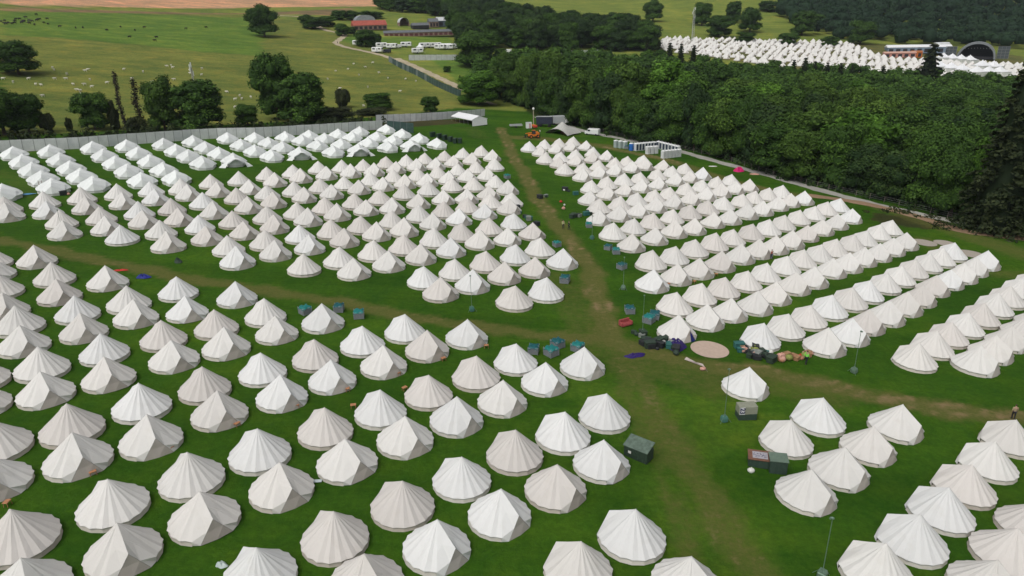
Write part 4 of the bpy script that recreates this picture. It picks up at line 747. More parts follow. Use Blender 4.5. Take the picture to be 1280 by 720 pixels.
# distant bell tents of the next camp beyond the wood
P = np.array(D['festival']); k = 0
lat = []
for iy in range(80):
    for ix in range(110):
        x = 60 + ix * 5.4 + (iy % 2) * 2.7; y = 470 + iy * 6.1
        x += random.uniform(-.6, .6); y += random.uniform(-.6, .6)
        lat.append((x, y))
L = np.array(lat)
ok = inpoly(L[:, 0], L[:, 1], D['festival'])
bx = (L[:, 1] > 545) & (L[:, 0] > 275)
for x, y in L[ok & ~bx]:
    x += random.uniform(-1.2, 1.2); y += random.uniform(-1.2, 1.2)
    if random.random() < .16: continue
    farM.append((x, y, T(x, y), R(300 + random.uniform(-40, 40)), random.uniform(.86, 1.0), random.uniform(.85, 1.05), 1))
V = []; Fq = []; Mi = []; off = 0
geo = [tent_geo(100 + v) for v in range(4)]
for i, (x, y, z, rz, s, sz, tint) in enumerate(farM):
    for part, mb in enumerate(geo[i % 4]):
        A = np.array(mb.v); c_, s_ = math.cos(rz), math.sin(rz)
        B_ = np.stack([A[:, 0] * c_ - A[:, 1] * s_, A[:, 0] * s_ + A[:, 1] * c_, A[:, 2] * sz / s], 1) * s + (x, y, z)
        V.append(B_)
        for f in mb.f: Fq.append(tuple(v + off for v in f)); Mi.append(part * 5 + tint)
        off += len(A)
me = bpy.data.meshes.new('distant_bell_tents'); me.from_pydata(np.concatenate(V).tolist(), [], Fq)
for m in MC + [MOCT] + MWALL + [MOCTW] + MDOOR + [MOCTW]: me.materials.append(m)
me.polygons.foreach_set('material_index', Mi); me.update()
tag(link('distant_bell_tents', me), 'the remaining far bell tents, small with distance', 'tents', 'bell tents pitched in rows', 'stuff')

# ------------------------------------------------------------------ white octagonal tents
def oct_geo(seed):
    r_ = random.Random(seed); roof = MB(); wall = MB(); N = 8; ro = 3.2; hw = .80; H = 2.85
    prof = [(.06, H), (.8, H - .50), (1.6, H - .96), (2.45, hw + .62), (ro, hw), (ro * .97, hw - .16)]
    M = 16; vs = []
    for r0, z in prof:
        for k in range(M):
            a = 2 * math.pi * (k + .5) / M; rr = r0 * (1.0 if k % 2 else .955); vs.append((rr * math.cos(a), rr * math.sin(a), z + (0 if k % 2 else -.05 * (r0 / ro)) + r_.uniform(-.02, .02)))
    fs = [(i * M + k, (i + 1) * M + k, (i + 1) * M + (k + 1) % M, i * M + (k + 1) % M) for i in range(len(prof) - 1) for k in range(M)]
    vs.append((0, 0, H + .22)); fs += [(k, (k + 1) % M, len(vs) - 1) for k in range(M)]
    roof.add(vs, fs)
    # gabled porch over the door, running out towards +X
    for s_ in (1, -1):
        q = [(.25, 0, H - .22), (2.2, 0, 2.35), (3.55, 0, 1.95), (1.0, 2.2 * s_, 1.62), (2.4, 2.2 * s_, .82), (3.7, 1.6 * s_, .50), (4.05, 0, .45)]
        f_ = [(0, 1, 4, 3), (1, 2, 5, 4), (2, 6, 5)]
        roof.add(q, f_ if s_ < 0 else [t[::-1] for t in f_])
        q = [(2.4, 2.1 * s_, .80), (3.62, 1.55 * s_, .48), (3.66, 1.6 * s_, 0), (2.4, 2.2 * s_, 0), (3.97, 0, .43), (4.0, 0, 0)]
        f_ = [(0, 1, 2, 3), (1, 4, 5, 2)]; wall.add(q, f_ if s_ < 0 else [t[::-1] for t in f_])
    vs = []
    for z, q in ((hw - .08, .90), (.6, .915), (0, .94)):
        for k in range(M):
            a = 2 * math.pi * (k + .5) / M; rr = ro * q * (1.0 if k % 2 else .965); vs.append((rr * math.cos(a), rr * math.sin(a), z))
    fs = [(i * M + k, (i + 1) * M + k, (i + 1) * M + (k + 1) % M, i * M + (k + 1) % M) for i in range(2) for k in range(M)]
    wall.add(vs, fs)
    return roof, wall
def awning_geo():
    mb = MB(); n = 16; vs = []
    for j in range(5):
        t = j / 4
        for k in range(n + 1):
            u = k / n * 2 - 1
            backx, backy, backz = 2.9 + .5 * math.cos(u * 1.2), 2.0 * math.sin(u * 1.35), 2.2 - .9 * abs(u) ** 1.6
            fx, fy = 5.0 - 1.3 * u * u, 4.0 * u
            fz = 2.15 * max(0, 1 - (abs(u) / .60) ** 2.2) ** .6 if abs(u) < .58 else .02
            z = backz * (1 - t) + fz * t + .16 * math.sin(math.pi * t)
            vs.append((backx * (1 - t) + fx * t, backy * (1 - t) + fy * t, max(.02, z)))
    fs = [(j * (n + 1) + k, (j + 1) * (n + 1) + k, (j + 1) * (n + 1) + k + 1, j * (n + 1) + k + 1) for j in range(4) for k in range(n)]
    mb.add(vs, fs); return mb
op = {}
for i, t in enumerate(WHITE):
    x, y, star = t[:3]; lab = white_label(*t[2:])
    key = (i % 3, star)
    rz = R(298 + random.uniform(-5, 5))
    if key not in op:
        root = empty('octagonal_tent', (0, 0, 0)); tag(root, 'x', 'tent', 'white octagonal tents by the fence')
        r0, w0 = oct_geo(i % 3); ch = [(r0.build('roof', MOCT, root), []), (w0.build('wall', MOCTW, root), [])]
        if star: ch.append((awning_geo().build('awning', MOCT, root, True), []))
        op[key] = (root, ch); root.location = (x, y, T(x, y)); root.rotation_euler = (0, 0, rz); root['label'] = lab
    else: copy_thing(op[key][0], op[key][1], (x, y, T(x, y)), rz, lab)

# ------------------------------------------------------------------ trees
def leaf_cards(C, Nrm, size, r_, k=4):
    n = len(C)
    t = r_.normal(size=(n, 3)); nn = Nrm + r_.normal(size=(n, 3)) * .55; nn /= np.linalg.norm(nn, axis=1)[:, None]
    u = np.cross(nn, t); u /= np.linalg.norm(u, axis=1)[:, None]; v = np.cross(nn, u)
    s = size * r_.uniform(.6, 1.35, (n, 1))
    e = r_.uniform(.6, 1.0, (n, 1))
    P = np.stack([C - u * s, C + v * s * e * .8 + nn * s * .18, C + u * s, C - v * s * e * .8 - nn * s * .05], 1)
    return P.reshape(-1, 3), np.arange(n * 4).reshape(n, 4)
def ico_dirs(n, r_):
    v = r_.normal(size=(n, 3)); return v / np.linalg.norm(v, axis=1)[:, None]
def core_mesh(cs, rs, r_):
    vs = []; fs = []; o = 0
    for c, r in zip(cs, rs):
        mb = MB(); mb.ell((0, 0, 0), (1, 1, 1), 8, 5, jit=.12)
        A = np.array(mb.v) * r * .80 + c; vs.append(A)
        for f in mb.f: fs.append([i + o for i in (f if len(f) == 4 else (*f, f[-1]))])
        o += len(A)
    return np.concatenate(vs), fs
def broad_proto(seed, mat, H=16.0, Rc=6.0, n=2600, leaf=.42, low=.03, lobes=30):
    r_ = np.random.default_rng(seed); zc = H * (1 + low) / 2; rz = H * (1 - low) / 2
    cs = []; rs = []
    for i in range(lobes):
        d = ico_dirs(1, r_)[0]; d[2] = abs(d[2]) * 1.0 if r_.random() < .5 else d[2]
        q = r_.uniform(.48, .80)
        shape = 1.0 if d[2] > -.2 else .86
        cs.append((d[0] * Rc * q * shape, d[1] * Rc * q * shape, zc + d[2] * rz * q * 1.02)); rs.append(Rc * r_.uniform(.24, .42))
    for k in range(9 if H > 8 else 0):
        a = 2 * math.pi * (k + r_.random()) / 9; cs.append((math.cos(a) * Rc * r_.uniform(.45, .64), math.sin(a) * Rc * r_.uniform(.45, .64), H * r_.uniform(.13, .30))); rs.append(Rc * r_.uniform(.26, .38))
    cs.append((0, 0, zc)); rs.append(Rc * .62); cs.append((0, 0, H * .32)); rs.append(Rc * .5)
    cs = np.array(cs); rs = np.array(rs)
    # leaves over the lobes
    wgt = rs ** 2; wgt /= wgt.sum(); ch = r_.choice(len(rs), n, p=wgt); d = ico_dirs(n, r_)
    d[:, 2] = np.where(d[:, 2] < -.45, -d[:, 2], d[:, 2])
    rad = rs[ch] * (r_.uniform(.76, 1.08, n) + .22 * (r_.random(n) ** 4)) * (1 + .12 * np.sin(d[:, 0] * 7 + ch) * np.sin(d[:, 1] * 6 + ch * 2))
    C = cs[ch] + d * rad[:, None] * np.array([1, 1, .9])
    V, F = leaf_cards(C, d + np.array([0, 0, .35]), leaf, r_)
    tl = np.clip(r_.normal(.5, .24, len(rs)), .08, 1.1)[ch]; tone = np.clip(tl * r_.uniform(.75, 1.3, n), .03, 1.)
    tone = np.repeat(tone, 4)
    cv, cf = core_mesh(cs, rs, r_)
    V2 = np.concatenate([V, cv]); F2 = np.concatenate([F, np.array(cf) + len(V)]); tone = np.concatenate([tone, np.full(len(cv), .12)])
    # triangles given as degenerate quads are fixed by validate()
    me = np_mesh('crown', V2, F2, tone, mat); me.validate(); 
    tk = MB(); hb = zc * .75
    tk.tube((0, 0, -.3), (0, 0, hb), Rc * .07, Rc * .035, 8)
    for k in range(5):
        a = k * 1.3 + seed; tk.tube((0, 0, hb * (.45 + .1 * k)), (math.cos(a) * Rc * .5, math.sin(a) * Rc * .5, hb * (.45 + .1 * k) + Rc * .45), Rc * .028, Rc * .012, 6)
    tme = bpy.data.meshes.new('trunk'); tme.from_pydata(tk.v, [], tk.f); tme.materials.append(MBARK)
    return me, tme, Rc, H
def conifer_proto(seed, mat, H=30.0, Rc=7.0, n=15000, leaf=.36):
    r_ = np.random.default_rng(seed)
    tiers = int(H / 1.15); Cs = []; Ns = []
    for k in range(tiers):
        f = k / tiers; z = H * (.05 + .93 * f); rad = Rc * (1 - f) ** (.55 if H > 20 else .8) * r_.uniform(.78, 1.12) + .3
        nb = max(5, int(13 * (1 - f)) + 3)
        for j in range(nb):
            a = 2 * math.pi * (j + r_.random()) / nb; L_ = rad * r_.uniform(.75, 1.12); m_ = max(4, int(n / tiers / nb * (1.6 - f)))
            t = r_.uniform(.15, 1, m_) ** .7
            sp = r_.normal(0, .07 * L_ + .12, m_)
            x = np.cos(a) * t * L_ - np.sin(a) * sp; y = np.sin(a) * t * L_ + np.cos(a) * sp; zz = z - .32 * L_ * t ** 1.5 + r_.normal(0, .12, m_)
            Cs.append(np.stack([x, y, zz], 1)); Ns.append(np.tile([math.cos(a) * .3, math.sin(a) * .3, 1.], (m_, 1)))
    C = np.concatenate(Cs); V, F = leaf_cards(C, np.concatenate(Ns), leaf, r_)
    tone = np.repeat(np.clip(r_.uniform(.1, .9, len(C)), 0, 1), 4)
    mb = MB(); m = 12; vs = [(0, 0, H * .96)]
    for i in range(1, 9):
        f = 1 - i / 8; rad = Rc * (1 - f) ** (.55 if H > 20 else .8) * .60
        for k in range(m): a = 2 * math.pi * k / m; q = r_.uniform(.8, 1.15); vs.append((rad * q * math.cos(a), rad * q * math.sin(a), H * (.06 + .9 * f)))
    fs = [[0, 1 + k, 1 + (k + 1) % m, 1 + (k + 1) % m] for k in range(m)] + [[1 + i * m + k, 1 + (i + 1) * m + k, 1 + (i + 1) * m + (k + 1) % m, 1 + i * m + (k + 1) % m] for i in range(7) for k in range(m)]
    V2 = np.concatenate([V, np.array(vs)]); F2 = np.concatenate([F, np.array(fs) + len(V)]); tone = np.concatenate([tone, np.full(len(vs), .05)])
    me = np_mesh('crown', V2, F2, tone, mat); me.validate()
    tk = MB(); tk.tube((0, 0, -.3), (0, 0, H * .9), Rc * .06, .05, 8)
    tme = bpy.data.meshes.new('trunk'); tme.from_pydata(tk.v, [], tk.f); tme.materials.append(MBARK)
    return me, tme, Rc, H
def ivy_proto(seed, mat):
    r_ = np.random.default_rng(seed); H = 16.0; Cs = []
    tk = MB(); p = np.array([0, 0, 0.]); pts = [p]
    for k in range(8): p = p + np.array([.22 * (-1 if k < 4 else .6) + r_.normal(0, .1), r_.normal(0, .15), 2.]); pts.append(p)
    for a, b_ in zip(pts[:-1], pts[1:]):
        k_ = pts.index if False else 0
        tk.tube(a, b_, .28 * (1 - a[2] / 18), .28 * (1 - b_[2] / 18), 7)
        for q in range(95): 
            t = r_.random(); c = a * (1 - t) + b_ * t; rr = .95 * (1 - .3 * abs(c[2] / 16 - .55)); d = ico_dirs(1, r_)[0]; Cs.append(c + d * rr * r_.uniform(.3, 1.1))
    for k in range(10):
        a = pts[3 + k % 5]; d = ico_dirs(1, r_)[0]; e = a + np.array([d[0] * 1.6, d[1] * 1.6, 1.2 + abs(d[2])]); tk.tube(a, e, .07, .02, 5)
    C = np.array(Cs); V, F = leaf_cards(C, ico_dirs(len(C), r_), .26, r_)
    me = np_mesh('crown', V, F, np.repeat(r_.uniform(0, 1, len(C)), 4), mat)
    tme = bpy.data.meshes.new('trunk'); tme.from_pydata(tk.v, [], tk.f); tme.materials.append(MBARK)
    return me, tme, 1.4, H
TP = {}
for kd in 'bogd': TP[kd] = [broad_proto(ord(kd) * 7 + v, ML[kd], n=9000 + 500 * v, lobes=24 + 6 * v, leaf=.29) for v in range(4)]
TP['f'] = TP['b']
TP['s'] = [broad_proto(900 + v, ML['s'], H=6, Rc=4.0, n=3200, leaf=.22, low=-.25, lobes=26) for v in range(2)]
TP['c'] = [conifer_proto(50, ML['c'])]
TP['c2'] = [conifer_proto(51, ML['c'], H=13, Rc=3.4, n=1300, leaf=.42)]
TP['i'] = [ivy_proto(70 + v, ML['i']) for v in range(2)]
NM = dict(b='broadleaf_tree', o='broadleaf_tree', g='broadleaf_tree', d='broadleaf_tree', s='bush', c='conifer', i='ivy_clad_tree', f='broadleaf_tree')
def put_tree(x, y, H, rad, kd, lab, k, group):
    pk = 'c2' if kd == 'c' and H < 26 else kd
    P_ = TP[pk]; cm, tm, Rc, Hp = P_[k % len(P_)]
    root = empty(NM[kd], (x, y, T(x, y)), random.uniform(0, 6.28), lab, 'bush' if kd == 's' else 'tree', group)
    if kd == 'c' and H < 26: root.scale = (1, 1, 1)
    if kd == 'i': root.rotation_euler = (0, 0, random.uniform(-.4, .4))
    kk = 1.15 if (kd == 'c' and H < 26) else 1.0
    root.scale = (rad / Rc * kk, rad / Rc * kk, H / Hp * kk)
    o = bpy.data.objects.new('crown', cm); col.objects.link(o); o.parent = root
    o = bpy.data.objects.new('trunk', tm); col.objects.link(o); o.parent = root
for k, (x, y, H, rad, kd, lab) in enumerate(TREES):
    grp = 'conifers at the far edge of the wood' if 'conifer at the far' in lab else 'scattered trees and bushes'
    put_tree(x, y, H, rad, kd, lab, k, grp)
for k, (x, y, H, rad, kd, rank, place) in enumerate(WOOD): put_tree(x, y, H, rad, kd, wood_label(kd, rank, place), k, 'trees of the wood beside the camp')
for k, (x, y, H, rad, kd, rank, place) in enumerate(FARWOOD): put_tree(x, y, H, rad, kd, f"dark green tree, {ORD[place]} from left, {ORD[rank]} rank of the wood behind the farm", k, 'trees of the wood behind the farm')

# ---- far wood covering the right hill: nobody could count it
def wood_mesh(name, pts, seed, label, mat, nleaf=170, Hr=(9, 18), Rr=(5, 11), leaf=.85):
    r_ = np.random.default_rng(seed); Vs = []; Fs = []; Ts = []; off = 0
    for x, y in pts:
        H = r_.uniform(*Hr); Rc = r_.uniform(*Rr); z0 = T(x, y)
        nl = 5; cs = np.array([[*(ico_dirs(1, r_)[0][:2] * Rc * .45), H * r_.uniform(.45, .72)] for _ in range(nl)] + [[0, 0, H * .5]]); rs = np.array([Rc * r_.uniform(.34, .5) for _ in range(nl)] + [Rc * .75])
        cv, cf = core_mesh(cs, rs, r_); cv = cv * (1, 1, .95)
        ch = r_.integers(0, nl + 1, nleaf); d = ico_dirs(nleaf, r_); d[:, 2] = np.abs(d[:, 2]) * .9 - .1 
        C = cs[ch] + d * rs[ch][:, None] * r_.uniform(.8, 1.08, (nleaf, 1))
        V, F = leaf_cards(C, d + [0, 0, .5], leaf, r_)
        tt = r_.uniform(.2, 1.0)
        Vs += [V + (x, y, z0), cv + (x, y, z0)]; Fs += [F + off, np.array(cf) + off + len(V)]; Ts += [np.repeat(np.clip(tt * r_.uniform(.5, 1.4, nleaf), 0, 1), 4), np.full(len(cv), .2 * tt)]
        off += len(V) + len(cv)
    me = np_mesh(name, np.concatenate(Vs), np.concatenate(Fs), np.concatenate(Ts), mat); me.validate()
    return tag(link(name, me), label, 'wood', None, 'stuff')
pts = []
P = [(262, 655), (330, 640), (420, 632), (500, 618), (560, 575), (640, 540), (900, 560), (1100, 900), (1000, 1350), (420, 1350), (330, 1000), (285, 860), (262, 760)]
xs = np.array([(x + random.uniform(-3.5, 3.5), y + random.uniform(-3.5, 3.5)) for x in np.arange(230, 1100, 12.5) for y in np.arange(530, 1350, 12.5 if True else 0)])
ok = inpoly(xs[:, 0], xs[:, 1], P); fp = xs[ok]
fp = fp[(fp[:, 0] / fp[:, 1]) < .90]
wood_mesh('far_wood', fp, 31, 'dark wooded hillside beyond the festival ground', ML['f'])
P = [(-30, 362), (60, 358), (118, 342), (262, 340), (330, 330), (330, 436), (240, 440), (160, 440), (100, 452), (40, 462), (-20, 440)]
bk = np.array([(x + random.uniform(-2.2, 2.2), y + random.uniform(-2.2, 2.2)) for x in np.arange(-30, 330, 8.2) for y in np.arange(330, 465, 8.2)])
bk = bk[inpoly(bk[:, 0], bk[:, 1], P)]
wood_mesh('back_wood', bk, 33, 'canopy of the wood running back to the festival ground', ML['b'], nleaf=330, Hr=(6.5, 13), Rr=(4.6, 7.2), leaf=.62)
# scrub that fills the gap beneath the front rank of trees
def scrub(name, line, seed, label, mat, width=3.5, step=1.4, hr=(1.2, 3.2), leaf=.30, per=26):
    r_ = np.random.default_rng(seed); Q = resample(line, step); Cs = []; Ns = []
    for p in Q:
        for _ in range(2):
            c = np.array([p[0] + r_.normal(0, width / 2), p[1] + r_.normal(0, width / 2), 0.]); c[2] = T(c[0], c[1]); h = r_.uniform(*hr); d = ico_dirs(per, r_); d[:, 2] = np.abs(d[:, 2])
            Cs.append(c + d * np.array([1.3, 1.3, h]) * r_.uniform(.35, 1, (per, 1))); Ns.append(d)
    C = np.concatenate(Cs); V, F = leaf_cards(C, np.concatenate(Ns), leaf, r_)
    me = np_mesh(name, V, F, np.repeat(r_.uniform(0, 1, len(C)), 4), mat)
    return tag(link(name, me), label, 'undergrowth', None, 'stuff')
fr = [(p[0] + 4.5, p[1] + 5.5) for p in D['front']] + [(128, 116)]
scrub('undergrowth', fr, 5, 'dark undergrowth along the foot of the wood', ML['d'], width=4.5, per=46, hr=(2.5, 6.5), leaf=.42)
fn = [(p[0] - 3.2, p[1] + 2.9) for p in D['fence_near']['p'][1:]]
fn2 = [(p[0] - 7.5, p[1] + 6.6) for p in D['fence_near']['p'][1:]]
scrub('hedge_undergrowth', fn2, 6, 'dark scrub and brambles behind the grey camp fence', ML['k'], width=7.5, hr=(1.6, 4.6), leaf=.42, per=60)
scrub('bank_undergrowth', D['zones'][-1][1][:4], 8, 'low dark brambles on the bank inside the earth track', ML['s'], width=4, hr=(.3, .9), leaf=.25)
scrub('verge_undergrowth', [(101, 152), (105, 147), (108, 143)], 9, 'low dark brambles on the grass verge between tracks', ML['s'], width=1.2, hr=(.3, .8), leaf=.2)

# ------------------------------------------------------------------ fences
def fence(name, P, h, mat, label, pan=2.4, thick=.06, group=None, zoff=0, postmat=None, alt=None):
    root = empty(name, (P[0][0], P[0][1], T(*P[0])), 0, label, 'fence', group); o0 = Vector(root.location)
    Q = []
    for (x1, y1), (x2, y2) in zip(P[:-1], P[1:]):
        L_ = math.hypot(x2 - x1, y2 - y1); n_ = max(1, round(L_ / pan))
        for i in range(n_): Q.append((x1 + (x2 - x1) * i / n_, y1 + (y2 - y1) * i / n_))
    Q.append(tuple(P[-1]))
    pb = MB(); pm = None
    mats = [mat] + ([alt] if alt else [])
    for i, (a, b_) in enumerate(zip(Q[:-1], Q[1:])):
        L_ = math.hypot(b_[0] - a[0], b_[1] - a[1]); ang = math.atan2(b_[1] - a[1], b_[0] - a[0]); mx, my = (a[0] + b_[0]) / 2, (a[1] + b_[1]) / 2
        z = T(mx, my); hh = h * random.uniform(.985, 1.01)
        pb.cur = (1 if alt and random.random() < .22 else 0)
        pb.box((mx - o0.x, my - o0.y, z - o0.z + hh / 2), (L_ - .05, thick, hh), ang + random.uniform(-.012, .012))
        if pm is None:
            mb = MB(); mb.box((0, 0, h / 2), (.10, .12, h + .06), 0); po = mb.build('post', postmat or mat, root); pm = po.data
        else: po = link('post', pm, root)
        po.location = (a[0] - o0.x, a[1] - o0.y, T(*a) - o0.z); po.rotation_euler = (0, 0, ang)
    pb.build('panels', mats, root)
    return root
def fmat(name, a_, b_):
    m, n, l, b = nodes(name); t = noise(n, l, .5, 4, .6); t2 = noise(n, l, 6, 3, .6)
    c = mix(n, l, ramp(n, l, t.outputs[0], .35, .65), a_, b_); c = mix(n, l, ramp(n, l, t2.outputs[0], .4, .8, 0, .25), c, tuple(v * .6 for v in a_))
    l.new(c, b.inputs['Base Color']); b.inputs['Roughness'].default_value = .6; b.inputs['Metallic'].default_value = .1; return m
FG = fmat('hoarding_grey', (.58, .60, .595), (.72, .74, .73)); FG2 = fmat('hoarding_pale', (.52, .55, .56), (.66, .68, .675)); FP = plain('hoarding_post', (.20, .21, .21), .6)
FGR = fmat('mesh_green', (.020, .050, .045), (.040, .085, .072)); FGR2 = fmat('mesh_pale', (.10, .14, .14), (.19, .22, .22))
fence('hoarding_fence', D['fence_near']['p'], 3.0, FG, 'long grey solid panel fence along the back of the white tents', postmat=FP, alt=FG2)
fence('hoarding_fence', D['fence_mid']['p'], 2.8, FG2, 'grey solid panel fence ending beside the open white marquee', postmat=FP, alt=FG)
fence('mesh_fence', D['fence_green']['p'], 3.3, FGR, 'short dark green netted fence joining the two grey fences', postmat=FP)
fence('mesh_fence', D['fence_track']['p'], 3.2, FGR, 'dark green netted fence running down along the sandy track', pan=3.4, postmat=FP, alt=FGR2)
fence('hoarding_fence', D['fence_far']['p'], 3.2, FG2, 'grey panel fence below the caravans by the farm', pan=3.5, postmat=FP)
fence('hoarding_fence', D['fence_far2']['p'], 3.6, FG2, 'pale grey panel fence among dark trees right of the tall tree', pan=3.5, postmat=FP)
# wire fence on the wood side of the gravel road
root = empty('wire_fence', (0, 0, 0), 0, 'thin wire fence on posts between gravel road and wood', 'fence')
Q = resample([(p[0] + 2.2, p[1] + 2.7) for p in D['front'][4:]], 3.0); st = MB(); wi = MB()
st.tube((0, 0, 0), (0, 0, 1.5), .07, .06, 6); po = st.build('post', plain('old_wood', (.16, .14, .115), .9), root); po.location = (Q[0][0], Q[0][1], T(*Q[0]))
for p in Q[1:]: q_ = link('post', po.data, root); q_.location = (p[0], p[1], T(*p))
for a, b_ in zip(Q[:-1], Q[1:]):
    for zz in (.5, .95, 1.4): wi.tube((a[0], a[1], T(*a) + zz), (b_[0], b_[1], T(*b_) + zz), .02, .02, 4, False)
wi.build('wires', plain('wire', (.25, .25, .25), .5, .6), root)

# ------------------------------------------------------------------ portable toilets
PW = plain('toilet_white', (.62, .64, .64), .45); PN = plain('toilet_navy', (.035, .05, .085), .45); PG = plain('toilet_grey_green', (.33, .40, .38), .5); PB = plain('toilet_blue', (.02, .12, .42), .45); PR = plain('toilet_roof', (.75, .76, .76), .4)
def toilet(body, door_):
    def b_():
        root = empty('portable_toilet', (0, 0, 0))
        mb = MB(); mb.box((0, 0, 1.12), (1.12, 1.12, 2.1), bev=.04); mb.box((0, 0, .04), (1.2, 1.2, .08)); a = mb.build('cabin', body, root)
        mb = MB(); mb.box((-.575, 0, 1.1), (.03, .78, 1.85), bev=.01); d = mb.build('door', door_, root)
        mb = MB(); mb.box((-.61, .28, 1.05), (.05, .06, .16)); mb.build('handle', PN, d)
        mb = MB(); mb.box((0, 0, 2.26), (1.18, 1.18, .20), top=(.72, .72)); mb.tube((.35, .35, 2.3), (.35, .35, 2.6), .05, .05, 6); r0 = mb.build('roof', PR, root)
        return root, [a, d, r0]
    return Maker(b_)
mk_w, mk_n, mk_g, mk_b = toilet(PW, PW), toilet(PW, PN), toilet(PG, PG), toilet(PB, PB)
def toilet_row(P, mk, face, what, grp='portable toilets', nmax=99):
    (x1, y1), (x2, y2) = P; L_ = math.hypot(x2 - x1, y2 - y1); n_ = min(nmax, max(2, int(L_ / 1.28)))
    ang = math.atan2(y2 - y1, x2 - x1)
    for i in range(n_):
        t = (i + .5) / n_; x, y = x1 + (x2 - x1) * t, y1 + (y2 - y1) * t
        mk.put((x, y, T(x, y)), ang + face, f"{what}, {ORD[i]} from left", 'portable toilet', grp)
toilet_row(D['toilets_a'], mk_n, R(90), 'white portable toilet with navy door in the back row')
toilet_row(D['toilets_b'], mk_n, R(90), 'white portable toilet with navy door in the right-hand row')
toilet_row(D['toilets_c'], mk_w, R(-90), 'pale grey portable toilet seen from behind, front right row')
toilet_row(D['toilets_d'], mk_w, R(-90), 'pale grey portable toilet seen from behind, short middle row')
toilet_row(D['toilets_e'], mk_g, R(60), 'grey green toilet cabin left of the blue one', nmax=3)
x, y = D['blue_toilet'][0]; mk_b.put((x, y, T(x, y)), R(60), 'single bright blue portable toilet at the left of the block', 'portable toilet', 'portable toilets')

# ------------------------------------------------------------------ marquees and canopies
MPVC = plain('marquee_pvc', (.78, .79, .80), .4, var=.05); MDK = plain('dark_interior', (.03, .03, .035), .9); MAL = plain('alloy', (.45, .46, .47), .4, .7)
def frame_marquee():
    (x1, y1), (x2, y2), (x3, y3) = D['marquee']
    root = empty('frame_marquee', (x1, y1, T(x1, y1)), math.atan2(y2 - y1, x2 - x1), 'open-sided white frame marquee with gabled end by the grey fence', 'marquee')
    Wd = math.hypot(x2 - x1, y2 - y1); Ln = 15.0; he, hr = 2.3, 3.5
    mb = MB(); mb.add([(-.15, -.1, he), (Wd / 2, -.1, hr), (Wd + .15, -.1, he), (-.15, Ln, he), (Wd / 2, Ln, hr), (Wd + .15, Ln, he), (-.15, -.1, he - .25), (-.15, Ln, he - .25), (Wd + .15, -.1, he - .25), (Wd + .15, Ln, he - .25)],
                      [(0, 1, 4, 3), (1, 2, 5, 4), (6, 0, 3, 7), (2, 8, 9, 5)]); mb.build('roof', MPVC, root)
    mb = MB(); mb.add([(0, 0, 0), (Wd, 0, 0), (Wd, 0, he - .02), (Wd / 2, 0, hr - .06), (0, 0, he - .02)], [(0, 1, 2, 3, 4)]); mb.build('gable_wall', MPVC, root)
    mb = MB(); mb.add([(Wd, 0, 0), (Wd, Ln, 0), (Wd, Ln, he - .02), (Wd, 0, he - .02)], [(0, 1, 2, 3)]); mb.build('side_wall', MPVC, root)
    mb = MB()
    for k in range(6):
        for xx in (0.03, Wd - .05): mb.tube((xx, .08 + (Ln - .2) * k / 5, 0), (xx, .08 + (Ln - .2) * k / 5, he - .05), .05, .05, 6)
    mb.build('frame', MAL, root)
    root.rotation_euler[2] += 0.0
frame_marquee()
def stretch_tent():
    (x1, y1), (x2, y2), (x3, y3) = D['stretch']; cx, cy = (x1 + x2) / 2, (y1 + y2) / 2 + 4
    root = empty('stretch_tent', (cx, cy, T(cx, cy)), math.atan2(y2 - y1, x2 - x1) , 'grey stretch tent with a peaked canopy and dark open front', 'tent')
    Wd = math.hypot(x2 - x1, y2 - y1); n_ = 16; vs = []
    for j in range(n_ + 1):
        for i in range(n_ + 1):
            u, v = i / n_ * 2 - 1, j / n_ * 2 - 1
            z = .25 + 2.5 * (1 - abs(u) ** 2.2) * (1 - .25 * v * v) + 1.5 * math.exp(-(u ** 2 * 10 + (v + .1) ** 2 * 8))
            vs.append((u * Wd / 2 * (1 - .10 * (1 - abs(v))), v * 4.2 * (1 - .14 * (1 - abs(u))), max(.15, z)))
    mb = MB(); mb.add(vs, [(j * (n_ + 1) + i, j * (n_ + 1) + i + 1, (j + 1) * (n_ + 1) + i + 1, (j + 1) * (n_ + 1) + i) for j in range(n_) for i in range(n_)]); mb.build('canopy', plain('stretch_fabric', (.42, .42, .39), .7), root, True)
    mb = MB()
    for px_, py_, h_ in ((0, -.4, 4.0), (-Wd * .28, -3.2, 1.75), (Wd * .28, -3.2, 1.75), (-Wd * .28, 3.0, 1.3), (Wd * .28, 3.0, 1.3)): mb.tube((px_, py_, 0), (px_, py_, h_ - .1), .05, .05, 6)
    mb.build('poles', plain('tent_pole', (.2, .13, .08), .7), root)
    mb = MB(); mb.box((0, 2.2, .03), (Wd * .8, 3.2, .04)); mb.build('floor_mat', plain('floor_rust', (.16, .05, .03), .9, var=.4), root)
stretch_tent()
def peak_marquee():
    root = empty('peaked_marquee', (0, 0, 0)); n_ = 12; vs = []; w_ = 4.6
    for j in range(n_ + 1):
        for i in range(n_ + 1):
            u, v = i / n_ * 2 - 1, j / n_ * 2 - 1; m_ = max(abs(u), abs(v)); vs.append((u * w_, v * w_, 2.6 + 3.6 * (1 - m_) ** 1.7))
    mb = MB(); mb.add(vs, [(j * (n_ + 1) + i, j * (n_ + 1) + i + 1, (j + 1) * (n_ + 1) + i + 1, (j + 1) * (n_ + 1) + i) for j in range(n_) for i in range(n_)]); a = mb.build('roof', MPVC, root)
    mb = MB(); mb.box((0, 0, 1.25), (w_ * 1.94, w_ * 1.94, 2.5)); b_ = mb.build('wall', MOCTW, root)
    return root, [a, b_]
pk = Maker(peak_marquee)
